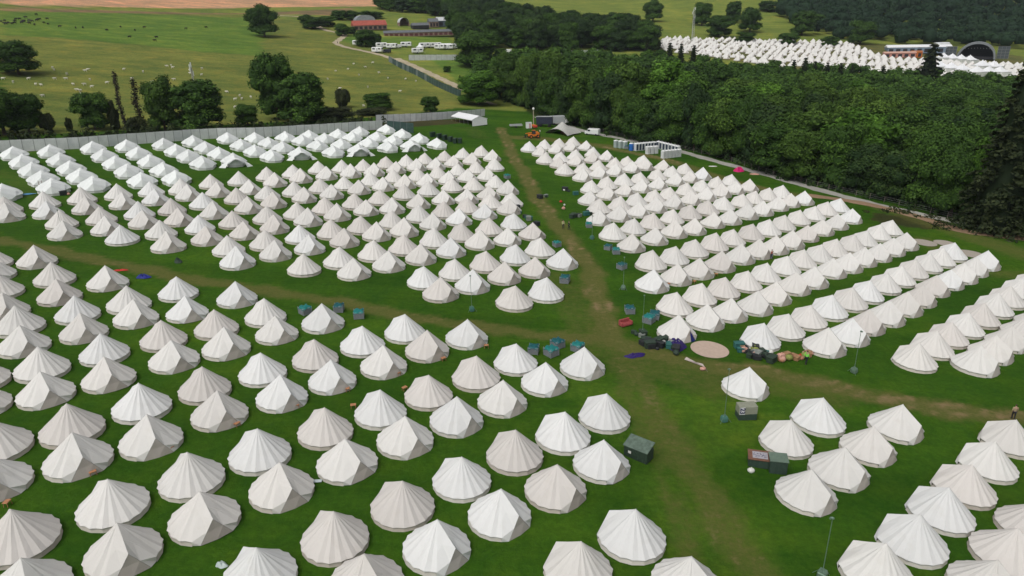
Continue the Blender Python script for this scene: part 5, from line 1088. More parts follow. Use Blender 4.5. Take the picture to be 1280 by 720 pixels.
for i, (x, y) in enumerate(D['peaks']):
    lab = (f"small peaked white marquee left of the stage front, {ORD[i]} from left" if i < 4 else f"large peaked white marquee at the foot of the arena, {ORD[i - 4]} of the front group")
    s = 1.0 if i < 4 else 1.12
    pk.put((x, y, T(x, y)), R(20), lab, 'marquee', 'peaked marquees by the stage', (s, s, s))
def long_hall(pos, L_, Wd, he, hr, rz, mats, name, label, cat, strip=None):
    root = empty(name, (pos[0], pos[1], T(*pos)), rz, label, cat)
    mb = MB(); mb.box((0, 0, he / 2), (L_, Wd, he)); mb.build('wall', mats[0], root)
    mb = MB(); h2, w2 = L_ / 2 + .4, Wd / 2 + .4
    mb.add([(-h2, -w2, he + .004), (h2, -w2, he + .004), (h2, 0, hr), (-h2, 0, hr), (-h2, w2, he + .004), (h2, w2, he + .004)], [(0, 1, 2, 3), (3, 2, 5, 4), (0, 3, 4), (1, 5, 2), (0, 4, 5, 1)]); mb.build('roof', mats[1], root)
    if strip:
        for k in range(strip[1]): mb = MB(); mb.box((-L_ / 2 + L_ * (k + .5) / strip[1], -Wd / 2 - .04, he * .45), (L_ / strip[1] * .62, .06, he * .62)); mb.build('opening', strip[0], root)
    return root
rzs = R(12)
long_hall(D['longm'][0], 46, 12, 4.5, 6.3, R(-14), (plain('hall_blue', (.20, .26, .33), .6), MPVC), 'long_marquee', 'long white-roofed marquee left of the stage', 'marquee', (MDK, 9))
long_hall((D['orangem'][0][0] - 6, D['orangem'][0][1]), 22, 6, 3.2, 4.2, R(-12), (plain('pink_canvas', (.50, .24, .20), .7, var=.3), plain('salmon_canvas', (.55, .33, .26), .7)), 'food_tent', 'low pink fronted trading tent below the long marquee', 'tent', (MDK, 5))
long_hall((D['orangem'][0][0] + 9, D['orangem'][0][1] + 4), 7, 6, 4.2, 4.9, R(-12), (plain('orange_canvas', (.55, .16, .03), .7), plain('orange_roof', (.42, .15, .05), .7)), 'food_tent', 'orange trading tent beside the dark conifer', 'tent', (MDK, 2))
long_hall((D['longm'][0][0] + 22, D['longm'][0][1] + 6), 9, 10, 7.5, 8.2, R(-14), (MOCTW, MPVC), 'service_tent', 'tall pale box tent at the right end of the long marquee', 'tent', (MDK, 2))
def stage():
    x, y = D['stage'][0]; root = empty('festival_stage', (x, y, T(x, y)), R(-32), 'arched grey stage with dark mouth and side screens', 'stage')
    rad = 13.0; hh = 12.5; n_ = 18; vs = []
    for yy, s in ((-1.5, 1.0), (-1.5, .90), (14, .86)):
        for k in range(n_ + 1): a = math.pi * k / n_; vs.append((-rad * s * math.cos(a), yy, hh * s * math.sin(a) ** .9))
    fs = []
    for q in range(2):
        for k in range(n_): fs.append((q * (n_ + 1) + k, (q + 1) * (n_ + 1) + k, (q + 1) * (n_ + 1) + k + 1, q * (n_ + 1) + k + 1))
    mb = MB(); mb.add(vs, fs)
    vs = [];
    for yy in (-1.5, 14.2):
        for k in range(n_ + 1): a = math.pi * k / n_; vs.append((-rad * math.cos(a), yy, hh * math.sin(a) ** .9 + .05))
    mb.add(vs, [(k, k + 1, n_ + 2 + k, n_ + 1 + k) for k in range(n_)])
    mb.build('arch', plain('stage_grey', (.20, .215, .23), .5), root)
    mb = MB(); vs = [(0, 13.5, 0)] + [(-rad * .86 * math.cos(math.pi * k / n_), 13.5, hh * .86 * math.sin(math.pi * k / n_) ** .9) for k in range(n_ + 1)]; mb.add(vs, [(0, k + 1, k + 2) for k in range(n_)]); mb.build('back_cloth', MDK, root)
    mb = MB(); mb.box((0, 6, .8), (22, 13, 1.6)); mb.build('platform', MDK, root)
    for s in (-1, 1):
        mb = MB(); mb.box((s * 17.2, 0, 5), (7.6, 1.2, 9.0)); sc_ = mb.build('side_screen', plain('screen_scrim', (.07, .085, .09), .6), root)
        mb = MB()
        for k in range(4): mb.box((s * 17.2 - 3.75 + 2.5 * k, -.75, 4.7), (.16, .2, 9.5))
        for k in range(5): mb.box((s * 17.2, -.75, .9 + 2.1 * k), (7.8, .18, .14))
        mb.build('scaffold', plain('scaffold', (.25, .26, .27), .5, .5), sc_)
    mb = MB()
    for k in range(9): mb.box((-8 + 2 * k, 1.2, 8.2 - .12 * abs(k - 4)), (.35, .35, .5))
    mb.build('stage_lights', MAL, root)
stage()

# ------------------------------------------------------------------ farm
BR = plain('farm_brick', (.24, .17, .135), .9, var=.3, scale=.6); SL = plain('slate', (.13, .14, .15), .7, var=.2, scale=1.); RO = plain('red_roof', (.34, .085, .06), .7, var=.25, scale=.8); TIN = plain('grey_tin', (.30, .33, .36), .5, .3, var=.15, scale=.5); TINW = plain('pale_tin', (.58, .60, .61), .5, .2)
Fm, Fh = D['farm'], D['farmh']
def seg(k): (x1, y1), (x2, y2) = Fm[k]; return ((x1 + x2) / 2, (y1 + y2) / 2), math.hypot(x2 - x1, y2 - y1), math.atan2(y2 - y1, x2 - x1)
c, L_, a = seg('red'); long_hall(c, L_, 12, 3.2, Fh['red'] + .5, a, (BR, RO), 'red_barn', 'long barn with a rust red roof at the farm', 'barn', (MDK, 7))
def arched_barn(key, name, label, roof, openend, dep, hmul=1.0):
    c, L_, a = seg(key); h = Fh[key] * hmul; root = empty(name, (c[0], c[1], T(*c)), a, label, 'barn'); n_ = 12
    he = h * .45; vs = []
    for yy in (0, dep):
        for k in range(n_ + 1): t = math.pi * k / n_; vs.append((-L_ / 2 * math.cos(t), yy, he + (h - he) * math.sin(t)))
    mb = MB(); mb.add(vs, [(k, n_ + 1 + k, n_ + 2 + k, k + 1) for k in range(n_)]); mb.build('roof', roof, root)
    mb = MB(); mb.box((-L_ / 2, dep / 2, he / 2), (.3, dep, he)); mb.box((L_ / 2, dep / 2, he / 2), (.3, dep, he)); mb.add([(0, dep - .1, he)] + [(-L_ / 2 * math.cos(math.pi * k / n_), dep - .1, he + (h - he) * math.sin(math.pi * k / n_)) for k in range(n_ + 1)], [(0, k + 1, k + 2) for k in range(n_)])
    mb.box((0, dep - .1, he / 2), (L_, .3, he)); mb.build('wall', BR, root)
    if not openend:
        mb = MB(); mb.add([(0, .1, 0), (-L_ / 2, .1, 0)] + [(-L_ / 2 * math.cos(math.pi * k / n_), .1, he + (h - he) * math.sin(math.pi * k / n_)) for k in range(n_ + 1)] + [(L_ / 2, .1, 0)], [(0, k + 1, k + 2) for k in range(n_ + 2)]); mb.build('end_wall', TIN, root)
arched_barn('dome', 'arched_barn', 'round-topped grey tin barn behind the red-roofed barn', TIN, False, 14, 1.15)
arched_barn('arch', 'arched_barn', 'small open-fronted barn with a pale arched roof', TINW, True, 9)
c, L_, a = seg('low'); long_hall(c, L_, 8, 2.6, 4.6, a, (plain('dark_boards', (.04, .04, .04), .9), SL), 'farm_shed', 'low dark slate-roofed shed between the arched barn and house', 'shed', (MDK, 3))
c, L_, a = seg('house'); h0 = long_hall(c, L_, 7, 4.2, 6.8, a, (BR, SL), 'farmhouse', 'small brick farmhouse with steep roof', 'house', (MDK, 3))
mb = MB(); mb.box((L_ * .3, 0, 6.9), (.8, .8, 1.4)); mb.build('chimney', BR, h0)
c, L_, a = seg('shed'); long_hall(c, L_, 9, 4.5, 7.4, a, (plain('blue_tin', (.10, .13, .17), .7), TINW), 'farm_shed', 'dark shed with a bright white tin roof by the wood', 'shed', (MDK, 3))
c, L_, a = seg('wall'); long_hall(c, L_, 6, 2.7, 4.4, a, (BR, SL), 'stable_range', 'very long low brick stable range with a grey roof', 'stable', (plain('maroon_door', (.10, .03, .03), .7), 14))
# caravans and vans in the paddock
CW = plain('caravan_white', (.70, .71, .70), .4, var=.05); GL = plain('dark_glass', (.02, .025, .03), .15, spec=.5); TY = plain('tyre', (.02, .02, .02), .8)
def caravan():
    root = empty('caravan', (0, 0, 0)); mb = MB(); mb.box((0, 0, 1.55), (5.6, 2.2, 2.2), bev=.3); a = mb.build('body', CW, root)
    mb = MB(); mb.box((-1.4, -1.115, 1.9), (1.3, .04, .6)); mb.box((1.6, -1.115, 1.9), (1.1, .04, .6)); mb.box((2.81, 0, 1.95), (.04, 1.5, .6)); b_ = mb.build('windows', GL, root)
    mb = MB(); mb.box((.35, -1.12, 1.35), (.65, .05, 1.7)); c_ = mb.build('door', plain('caravan_door', (.5, .52, .53), .4), root)
    ws = []
    for s in (-1, 1):
        mb = MB(); mb.tube((-.2, s * 1.0 - .1, .35), (-.2, s * 1.0 + .1, .35), .35, .35, 12); ws.append(mb.build('wheel', TY, root))
    mb = MB(); mb.tube((2.8, 0, .55), (4.0, 0, .5), .06, .05, 6); d = mb.build('tow_bar', MAL, root)
    return root, [a, b_, c_, d] + ws
mk = Maker(caravan)
descr = ["at the far left beside the sandy track", "just left of the dark tree's right side", "third of the upper row", "before the green strip's middle", "right of the round white tent", "in the crowded right part of the paddock", "last at the right end of the paddock", "small, nearest the grey fence", "low, beside the track corner", "between the crowded caravans and the white tent"]
for i, (x, y) in enumerate(Fm['caravans']):
    mk.put((x, y, T(x, y)), R(20 * math.sin(i * 2.1)), f"white caravan in the farm paddock, {descr[i]}", 'caravan', 'caravans in the farm paddock', (1.3, 1.3, 1.3))
for i, (x, y) in enumerate([(-52.5, 489.5), (-59.5, 491.0), (-67.0, 487.5)]):
    mk.put((x, y, T(x, y)), R(8 * i), f"white caravan squeezed into the crowded right paddock, {ORD[i]} from right", 'caravan', 'caravans in the farm paddock')
x, y = Fm['tentm'][0]; pk.put((x, y, T(x, y)), R(10), 'small white peaked tent with dark openings among the caravans', 'marquee', None, (.55, .55, .68))
def van(colr_, name='van'):
    def b_():
        root = empty(name, (0, 0, 0)); mb = MB(); mb.box((-.4, 0, 1.35), (4.2, 1.95, 1.9), bev=.15); mb.box((2.2, 0, .95), (1.3, 1.9, 1.1), bev=.15); a = mb.build('body', colr_, root)
        mb = MB(); mb.add([(1.66, -.85, 2.15), (1.66, .85, 2.15), (2.5, .85, 1.52), (2.5, -.85, 1.52)], [(0, 1, 2, 3)]); mb.box((1.1, -1.0, 1.75), (.9, .05, .55)); mb.box((1.1, 1.0, 1.75), (.9, .05, .55)); c_ = mb.build('windows', GL, root)
        ws = []
        for x_ in (-1.6, 1.9):
            for s in (-1, 1): mb = MB(); mb.tube((x_, s * .9 - .1, .35), (x_, s * .9 + .1, .35), .35, .35, 12); ws.append(mb.build('wheel', TY, root))
        return root, [a, c_] + ws
    return Maker(b_)
vw = van(CW); vd = van(plain('van_dark', (.03, .035, .045), .4))
x, y = Fm['carv'][0]; vd.put((x, y, T(x, y)), R(160), 'dark van parked on the sandy track corner below the caravans', 'van')
x, y = Fm['carv'][1]; vw.put((x, y, T(x, y)), R(200), 'white van parked among the caravans, left part', 'van', 'white vans')
x, y = Fm['lorryw'][0]; vw.put((x, y, T(x, y)), R(185), 'white van by the pale fence among dark trees', 'van', 'white vans')
x, y = D['whitev'][0]; vw.put((x, y, T(x, y)), R(150), 'small white van on the gravel road below the wood', 'van', 'white vans')
# lorries and plant near the gate
NV = plain('navy_curtain', (.025, .03, .05), .5, var=.3); 
(x1, y1), (x2, y2) = D['trailer']; rz = math.atan2(y2 - y1, x2 - x1); cx, cy = (x1 + x2) / 2, (y1 + y2) / 2 + 2
root = empty('lorry_trailer', (cx, cy, T(cx, cy)), rz, 'dark navy curtain-sided lorry trailer parked at the wood edge', 'trailer'); Lt = math.hypot(x2 - x1, y2 - y1)
mb = MB(); mb.box((0, 0, 2.35), (Lt, 2.5, 2.7), bev=.06); mb.build('body', NV, root)
mb = MB(); mb.box((0, 0, 3.73), (Lt + .1, 2.6, .06)); mb.build('roof', plain('trailer_roof', (.33, .35, .35), .5), root)
for k in (-.36, -.24, .3):
    for s in (-1, 1): mb = MB(); mb.tube((Lt * k, s * 1.05 - .15, .5), (Lt * k, s * 1.05 + .15, .5), .5, .5, 12); mb.build('wheel', TY, root)
mb = MB(); mb.box((0, 0, .95), (Lt, .9, .15)); mb.build('chassis', TY, root)
x, y = D['lorry'][0]; root = empty('box_lorry', (x, y + 2, T(x, y)), rz + R(25), 'pale grey box lorry behind the stretch tent', 'lorry')
mb = MB(); mb.box((0, 0, 2.1), (5.2, 2.4, 2.6), bev=.06); mb.build('box_body', plain('lorry_grey', (.42, .44, .45), .5), root)
mb = MB(); mb.box((3.5, 0, 1.5), (1.6, 2.3, 1.9), bev=.2, top=(.85, .95)); mb.build('cab', CW, root)
mb = MB(); mb.box((4.32, 0, 1.9), (.05, 1.9, .7)); mb.build('windscreen', GL, root)
for xx in (-1.6, 3.4):
    for s in (-1, 1): mb = MB(); mb.tube((xx, s * 1.0 - .12, .45), (xx, s * 1.0 + .12, .45), .45, .45, 12); mb.build('wheel', TY, root)
x, y = D['flat'][0]; root = empty('flatbed_trailer', (x, y, T(x, y)), R(8), 'low grey flatbed trailer parked on the grass near the gate', 'trailer')
mb = MB(); mb.box((0, 0, .75), (4.6, 2.0, .12), bev=.02); mb.box((0, .95, 1.0), (4.6, .06, .4)); mb.box((0, -.95, 1.0), (4.6, .06, .4)); mb.build('bed', plain('galvanised', (.42, .43, .44), .5, .4), root)
for s in (-1, 1): mb = MB(); mb.tube((0, s * 1.02 - .1, .33), (0, s * 1.02 + .1, .33), .33, .33, 12); mb.build('wheel', TY, root)
x, y = D['whitebox'][0]; root = empty('site_cabin', (x, y, T(x, y)), R(10), 'small white site cabin by the tall lighting mast', 'cabin')
mb = MB(); mb.box((0, 0, 1.1), (2.0, 1.6, 2.0), bev=.05); mb.build('body', CW, root); mb = MB(); mb.box((.3, -.82, 1.0), (.7, .04, 1.7)); mb.build('door', plain('cabin_door', (.45, .3, .3), .5), root); mb = MB(); mb.box((0, 0, 2.14), (2.1, 1.7, .08)); mb.build('roof', TINW, root)
x, y = D['redbox'][0]; root = empty('fuel_tank', (x, y, T(x, y)), R(10), 'small red fuel tank beside the white cabin', 'tank')
mb = MB(); mb.box((0, 0, .85), (1.7, .9, .9), bev=.2); mb.build('tank', plain('tank_red', (.45, .05, .03), .5), root); mb = MB(); mb.box((-.6, 0, .2), (.15, .8, .4)); mb.box((.6, 0, .2), (.15, .8, .4)); mb.build('stand', TY, root)
# telehandler
x, y = D['handler'][0]; root = empty('telehandler', (x, y, T(x, y)), R(200), 'orange telehandler with raised boom parked above the right block', 'telehandler')
OR = plain('machine_orange', (.60, .17, .02), .45, var=.1)
mb = MB(); mb.box((0, 0, 1.0), (3.6, 1.7, .7), bev=.1); mb.box((-1.3, 0, 1.5), (1.2, 1.5, .6), bev=.1); mb.build('chassis', OR, root)
mb = MB(); mb.box((.1, .35, 1.95), (1.2, .95, 1.25), bev=.08, top=(.85, .9)); cb = mb.build('cab', GL, root)
mb = MB(); mb.box((.1, .35, 2.62), (1.15, .95, .1)); mb.build('cab_roof', OR, cb)
mb = MB(); mb.tube((-1.7, -.55, 1.9), (2.6, -.55, 1.55), .2, .16, 8); mb.build('boom', OR, root)
mb = MB(); mb.box((2.8, -.3, .8), (.1, 1.4, .9)); mb.box((3.25, -.7, .38), (.9, .1, .06)); mb.box((3.25, .1, .38), (.9, .1, .06)); mb.build('forks', TY, root)
for xx in (-1.25, 1.25):
    for s in (-1, 1): mb = MB(); mb.tube((xx, s * .98 - .2, .6), (xx, s * .98 + .2, .6), .6, .6, 14); wv_ = mb.build('wheel', TY, root); mb = MB(); mb.tube((xx, s * .98 - .22, .6), (xx, s * .98 + .22, .6), .26, .26, 10); mb.build('rim', OR, wv_)

# ------------------------------------------------------------------ poles and masts
PM = plain('pole_galv', (.16, .24, .18), .5, .4); LG = plain('lamp_head', (.62, .66, .63), .4); GB = plain('base_green', (.06, .16, .13), .6)
pl = ["beside the bottom right tents", "left of the lone white tent", "beside the open blue-doored tent", "rising at the lower edge of the middle block", "beside the teal cage at the right block's corner", "on the grass right of the main path bend", "among the upper left bell tents", "near the dirt track in front of the right block"]
for i, ((x, y), h) in enumerate(zip(D['poles'], D['poleh'])):
    root = empty('lighting_pole', (x, y, T(x, y)), random.uniform(0, 3), f"thin grey lighting pole {pl[i]}", 'lighting pole', 'thin lighting poles')
    mb = MB(); mb.tube((0, 0, .1), (.0, 0, h), .035, .025, 8); mb.build('pole', PM, root)
    mb = MB(); mb.box((0, 0, h + .06), (.22, .18, .15), bev=.03); mb.box((.13, 0, h - .02), (.12, .2, .10)); mb.build('lamp_head', PM, root)
    mb = MB(); mb.box((0, 0, .3), (.62, .62, .55), bev=.06); mb.box((0, 0, .62), (.5, .5, .1)); mb.build('base_box', GB if i in (1, 3, 2, 4) else PM, root)
    mb = MB()
    for k in range(3): a_ = k * 2.09; mb.tube((0, 0, .95), (math.cos(a_) * .7, math.sin(a_) * .7, .02), .02, .02, 5)
    mb.build('stays', PM, root)
x, y = D['tower'][0]; root = empty('lighting_tower', (x, y, T(x, y)), 0, 'tall pale lighting tower with white head behind the orange machine', 'lighting tower')
mb = MB(); mb.tube((0, 0, .5), (0, 0, 6.0), .2, .15, 8); mb.build('mast', plain('tower_tan', (.36, .31, .24), .6), root); mb = MB(); mb.ell((0, 0, 6.4), (.42, .42, .5)); mb.build('lamp_head', plain('lamp_white', (.8, .8, .78), .4), root, True); mb = MB(); mb.box((0, 0, .4), (1.4, .9, .7), bev=.08); mb.build('base_box', OR, root)
def lattice(name, x, y, h, w0, label, mat):
    root = empty(name, (x, y, T(x, y)), .4, label, 'mast'); mb = MB(); n_ = int(h / 1.6)
    for s in ((-1, -1), (1, -1), (0, 1)): mb.tube((s[0] * w0, s[1] * w0, 0), (s[0] * w0 * .55, s[1] * w0 * .55, h), .14, .10, 5)
    mb.build('legs', mat, root); mb = MB(); S = [(-1, -1), (1, -1), (0, 1)]
    for k in range(n_):
        f0, f1 = 1 - .45 * k / n_, 1 - .45 * (k + 1) / n_
        for j in range(3):
            a_, b_ = S[j], S[(j + 1) % 3]; mb.tube((a_[0] * w0 * f0, a_[1] * w0 * f0, h * k / n_), (b_[0] * w0 * f1, b_[1] * w0 * f1, h * (k + 1) / n_), .06, .06, 4, False)
    mb.build('bracing', mat, root); mb = MB()
    for k in range(5): a_ = k * 1.25; mb.box((math.cos(a_) * w0 * 1.15, math.sin(a_) * w0 * 1.15, h * (.72 + .06 * k)), (.5, .35, 1.9), a_)
    mb.build('antennas', LG, root)
lattice('lattice_mast', *D['mast'][0], D['masth'], .95, 'pale lattice telecom mast standing on the hill', plain('mast_grey', (.46, .47, .46), .5, .3))
lattice('lattice_mast', *D['palemast'][0], D['palemasth'], .35, 'slim pale lattice mast behind the wide green tree', plain('mast_tan', (.36, .36, .30), .6))

# ------------------------------------------------------------------ small camp objects
TL = plain('teal_liner', (.01, .16, .15), .5, var=.25, scale=6); TL2 = plain('blue_liner', (.008, .085, .095), .5, var=.25, scale=6); WM = plain('cage_grey', (.33, .35, .38), .5, .4, var=.2, scale=8)
def cage(liner):
    def b_():
        root = empty('wire_cage_bin', (0, 0, 0)); mb = MB()
        for k in range(7):
            z = .12 + .12 * k
            for s in (-1, 1): mb.box((0, s * .6, z), (1.24, .035, .06)); mb.box((s * .6, 0, z), (.035, 1.24, .06))
        for sx in (-1, 1):
            for sy in (-1, 1): mb.box((sx * .6, sy * .6, .5), (.06, .06, 1.0))
        mb.box((0, 0, .06), (1.2, 1.2, .05)); a = mb.build('cage', WM, root)
        mb = MB(); mb.box((0, 0, .52), (1.08, 1.08, .84)); c_ = mb.build('inner_sack', plain('sack_grey', (.26, .27, .30), .8, scale=5), root)
        mb = MB(); n_ = 9; vs = []
        for j in range(n_):
            for i in range(n_): u, v = i / (n_ - 1) * 2 - 1, j / (n_ - 1) * 2 - 1; e = max(abs(u), abs(v)); vs.append((u * .66, v * .66, 1.02 + .10 * math.sin(u * 5) * math.cos(v * 4) - (.22 if e > .99 else 0) + .06 * (1 - e)))
        mb.add(vs, [(j * n_ + i, j * n_ + i + 1, (j + 1) * n_ + i + 1, (j + 1) * n_ + i) for j in range(n_ - 1) for i in range(n_ - 1)]); d = mb.build('cover', liner, root, True)
        return root, [a, c_, d]
    return Maker(b_)
cg = [cage(TL), cage(TL2)]
cl = ["left of the lone tent on the cross track", "right of the lone tent on the cross track", "third along the cross track, on its own", "leftmost behind the front centre tents", "in the middle group behind the front centre tents", "rear of the middle group behind front centre tents", "half hidden behind the right front centre tent", "beside the red sofa right of the path", "near the blue-doored tent", "grey-sided, left of the blue-doored tent", "behind the last tents right of the middle block", "below the white tent at the middle block's right end", "beside the pole at the right block's corner", "left one of two below the right block's rows", "right one of two below the right block's rows", "alone on the grass right of the path bend", "at the far right corner of the middle block", "left of the blue toilet near the wood"]
for i, (x, y) in enumerate(D['cages']):
    s = random.uniform(.9, 1.1)
    cg[i % 2].put((x, y, T(x, y)), random.uniform(0, 1.5), f"{['teal', 'dark teal'][i % 2]} topped wire cage bin {cl[i]}", 'cage bin', 'wire cage bins', (s, s, s))
def stool():
    root = empty('wooden_stool', (0, 0, 0)); mb = MB(); mb.box((0, 0, .40), (.55, .42, .07), bev=.02); a = mb.build('seat', plain('stool_wood', (.42, .20, .10), .7), root); L2 = []
    for sx in (-1, 1):
        for sy in (-1, 1): mb = MB(); mb.tube((sx * .2, sy * .14, .37), (sx * .24, sy * .17, 0), .03, .025, 6); L2.append(mb.build('leg', plain('stool_leg', (.36, .17, .09), .7), root))
    return root, [a] + L2
mk = Maker(stool)
for i, (x, y) in enumerate(D['stools']):
    wh = ["upper left", "left", "far left", "left middle", "left centre", "centre left", "centre", "right of centre", "right centre", "centre, behind a tent", "left centre, behind a tent", "right block lower corner", "right block front line", "right block second door"][i]
    mk.put((x, y, T(x, y)), random.uniform(0, 3), f"small reddish wooden stool outside a bell tent, {wh}", 'stool', 'wooden stools at tent doors')
# box crates, sacks, bins in heaps
def crate(c_):
    def b_():
        root = empty('storage_crate', (0, 0, 0)); mb = MB(); mb.box((0, 0, .38), (1.2, .8, .7), bev=.05)
        for k in (-.35, 0, .35): mb.box((k, -.415, .38), (.07, .04, .6)); mb.box((k, .415, .38), (.07, .04, .6))
        a = mb.build('body', c_, root); mb = MB(); mb.box((0, 0, .78), (1.28, .88, .10), bev=.03); d = mb.build('lid', c_, root); return root, [a, d]
    return Maker(b_)
def sack(c_, sz=(.55, .45, .38)):
    def b_():
        root = empty('filled_sack', (0, 0, 0)); mb = MB(); mb.ell((0, 0, sz[2] * .85), sz, 12, 8, jit=.10); a = mb.build('bag', c_, root, True)
        mb = MB(); mb.tube((0, 0, sz[2] * 1.6), (.08, .05, sz[2] * 2.1), .05, .14, 7); d = mb.build('neck', c_, root); return root, [a, d]
    return Maker(b_)
DG = plain('crate_dark_green', (.030, .050, .034), .6, var=.35, scale=6); DK = plain('crate_black', (.025, .028, .03), .6, var=.3); TG = plain('crate_teal', (.03, .12, .11), .6, var=.3); GR = plain('crate_grey', (.20, .22, .20), .6, var=.3)
SO = plain('sack_salmon', (.38, .19, .11), .7, var=.3); SP = plain('sack_pink', (.50, .28, .22), .7, var=.3); SW = plain('sack_white', (.60, .60, .56), .7); SG = plain('sack_olive', (.20, .23, .06), .7, var=.3); SN = plain('sack_navy', (.012, .012, .07), .6, var=.3); SR = plain('sack_red', (.42, .03, .02), .7)
kit = dict(x=crate(plain('crate_brown', (.30, .17, .09), .7, var=.3)), g=crate(DG), k=crate(DK), t=crate(TG), y=crate(GR), o=sack(SO), p=sack(SP), w=sack(SW), l=sack(SG), n=sack(SN), r=sack(SR), b=sack(DK), v=sack(DG))
nmk = dict(x='brown wooden crate', g='dark green crate', k='black crate', t='teal crate', y='grey crate', o='salmon orange sack', p='pale pink sack', w='white sack', l='yellow green sack', n='navy sack', r='red sack', b='black sack', v='dark green sack')
def heap(P, spec, spread, where, grp):
    cnt = {}
    for i, ch in enumerate(spec):
        x, y = P[i % len(P)]; x += random.uniform(-spread, spread); y += random.uniform(-spread, spread); nlvl = 0
        nm = nmk[ch]; cnt[nm] = cnt.get(nm, 0) + 1
        lab = f"{nm} in the heap {where}" if cnt[nm] == 1 else f"{nm}, {ORD[cnt[nm] - 1]} one in the heap {where}"
        s = random.uniform(.5, 1.1)
        kit[ch].put((x, y, T(x, y)), random.uniform(0, 3.14), lab, 'crate' if 'crate' in nm else 'sack', grp, (s, s, s))
H_ = D['heaps']
heap(H_['a'], 'ykggkvvgwkgvykvgbkwtvgkb', .75, 'by the open blue-doored tent', 'heap by the blue-doored tent')
heap(H_['b'], 'tkgvbglypwkbvgkltkvygwbkxgvpkt', .85, 'at the foot of the right block', 'heap at the foot of the right block')
heap(H_['c'], 'pxoxlpxoxrxpoxplxor', .6, 'of bedding beside the hi-vis worker', 'bedding heap by the worker')
heap(H_['d'], 'ttktkytkktyk', .7, 'right of the middle block by the path', 'heap right of the middle block')
heap(H_['e'], 'kykgtkgwk', .5, 'above the main path near the red sack', 'heap above the path')
heap(H_['f'], 'gytkgkyg', .6, 'left of the right block corner', 'heap left of the right block')
heap(H_['g'], 'rwp', .3, 'of litter on the grass above the walkers', 'litter on the grass')
heap(D['heapa'], 'kbkk', 1.2, 'behind the second white row', 'heap behind the second white row')
heap(D['heapb'], 'ppk', .8, 'between the first two white rows', 'heap between the white rows')
mkb = crate(plain('bin_dark_green', (.018, .040, .025), .6, var=.4)); 
for i, (x, y) in enumerate(D['bins']):
    mkb.put((x, y, T(x, y)), R(40 + 10 * i), f"dark green bin on the grass below the grey fence, {ORD[i]} from left", 'bin', 'dark bins by the white tents', (1.4, 1.4, 1.9))
# crumpled cloths
def cloth(name, x, y, rx, ry, h, mat, label, cat, rz=0, n_=18, seed=0):
    r_ = random.Random(seed); mb = MB(); vs = [(0, 0, h * 1.05)]; rings = 6
    ph = [r_.uniform(0, 6.28) for _ in range(4)]
    for j in range(1, rings + 1):
        t = j / rings
        for k in range(n_):
            a_ = 2 * math.pi * k / n_; q = 1 + .16 * math.sin(2 * a_ + ph[0]) + .10 * math.sin(5 * a_ + ph[1])
            z = h * (1 - t ** 2) * (1 + .35 * math.sin(4 * a_ + ph[2] + t * 3)) + h * .22 * math.sin(9 * t + a_ * 3) * (1 - t) + .02
            vs.append((rx * t * q * math.cos(a_), ry * t * q * math.sin(a_), max(.015, z)))
    fs = [(0, 1 + k, 1 + (k + 1) % n_) for k in range(n_)] + [(1 + (j * n_) + k, 1 + (j + 1) * n_ + k, 1 + (j + 1) * n_ + (k + 1) % n_, 1 + j * n_ + (k + 1) % n_) for j in range(rings - 1) for k in range(n_)]
    mb.add(vs, fs); o = mb.build(name, mat, None, False); o.location = (x, y, T(x, y)); o.rotation_euler = (0, 0, rz); return tag(o, label, cat)
PU = plain('purple_cloth', (.022, .010, .105), .6, var=.35, scale=5)
x, y = H_['a_purple'][0]; cloth('purple_tarpaulin', x + .6, y + .3, 1.3, .65, .28, PU, 'flat dark purple tarpaulin on the track edge', 'tarpaulin', .2, seed=1)
x, y = H_['a_purple'][1]; cloth('purple_tarpaulin', x - .3, y + 1.6, 1.6, 1.35, .75, PU, 'heaped dark purple tarpaulin in front of the blue-doored tent', 'tarpaulin', .6, seed=2)
x, y = D['red'][0]; cloth('red_groundsheet', x, y, 1.1, .45, .14, SR, 'bright red bundle on the grass beside the cross track', 'bundle', .1, seed=3)
x, y = D['navy'][0]; cloth('blue_bundle', x, y, 1.0, .6, .45, plain('royal_blue', (.01, .02, .20), .5), 'dark blue bundle on the grass beside the cross track', 'bundle', 0, seed=4)
x, y = D['green'][0]; cloth('green_bundle', x, y, .7, .5, .6, DG, 'small dark green bundle on the grass below the middle block', 'bundle', 0, seed=5)
x, y = D['pink'][0]; cloth('magenta_tarpaulin', x, y, 1.9, 1.2, .95, plain('magenta', (.52, .01, .13), .5, var=.15), 'bright magenta tarpaulin heap beside the gravel road', 'tarpaulin', .2, seed=6)
x, y = D['whitesheet'][0]; cloth('white_sheet', x, y, 1.3, .7, .12, SW, 'flat white sheet on the grass above the right block', 'sheet', 0, seed=7)
x, y = D['beigeheap'][0]; cloth('beige_heap', x, y, 1.3, .9, .25, SP, 'low beige canvas heap beside the gravel road', 'canvas heap', 0, seed=8)
x, y = D['bag'][0]; cloth('plastic_bag', x, y, .45, .3, .3, plain('bag_pale', (.45, .52, .50), .4), 'crumpled pale plastic bag beside a front tent', 'bag', 0, seed=9)
x, y = D['bluetarp'][0]; cloth('blue_tarpaulin', x, y, 2.2, .7, .12, plain('tarp_blue', (.08, .24, .42), .5), 'light blue tarpaulin strip on grass left of the first white row', 'tarpaulin', .35, seed=10)
x, y = D['board'][0]; o = MB().box((0, 0, .06), (1.0, .35, .08), .1, bev=.02).build('white_board', plain('board_white', (.50, .56, .58), .6)); o.location = (x, y, T(x, y)); tag(o, 'short white board lying between two front left tents', 'board')
BG = plain('groundsheet_beige', (.47, .36, .29), .8, var=.08, scale=2)
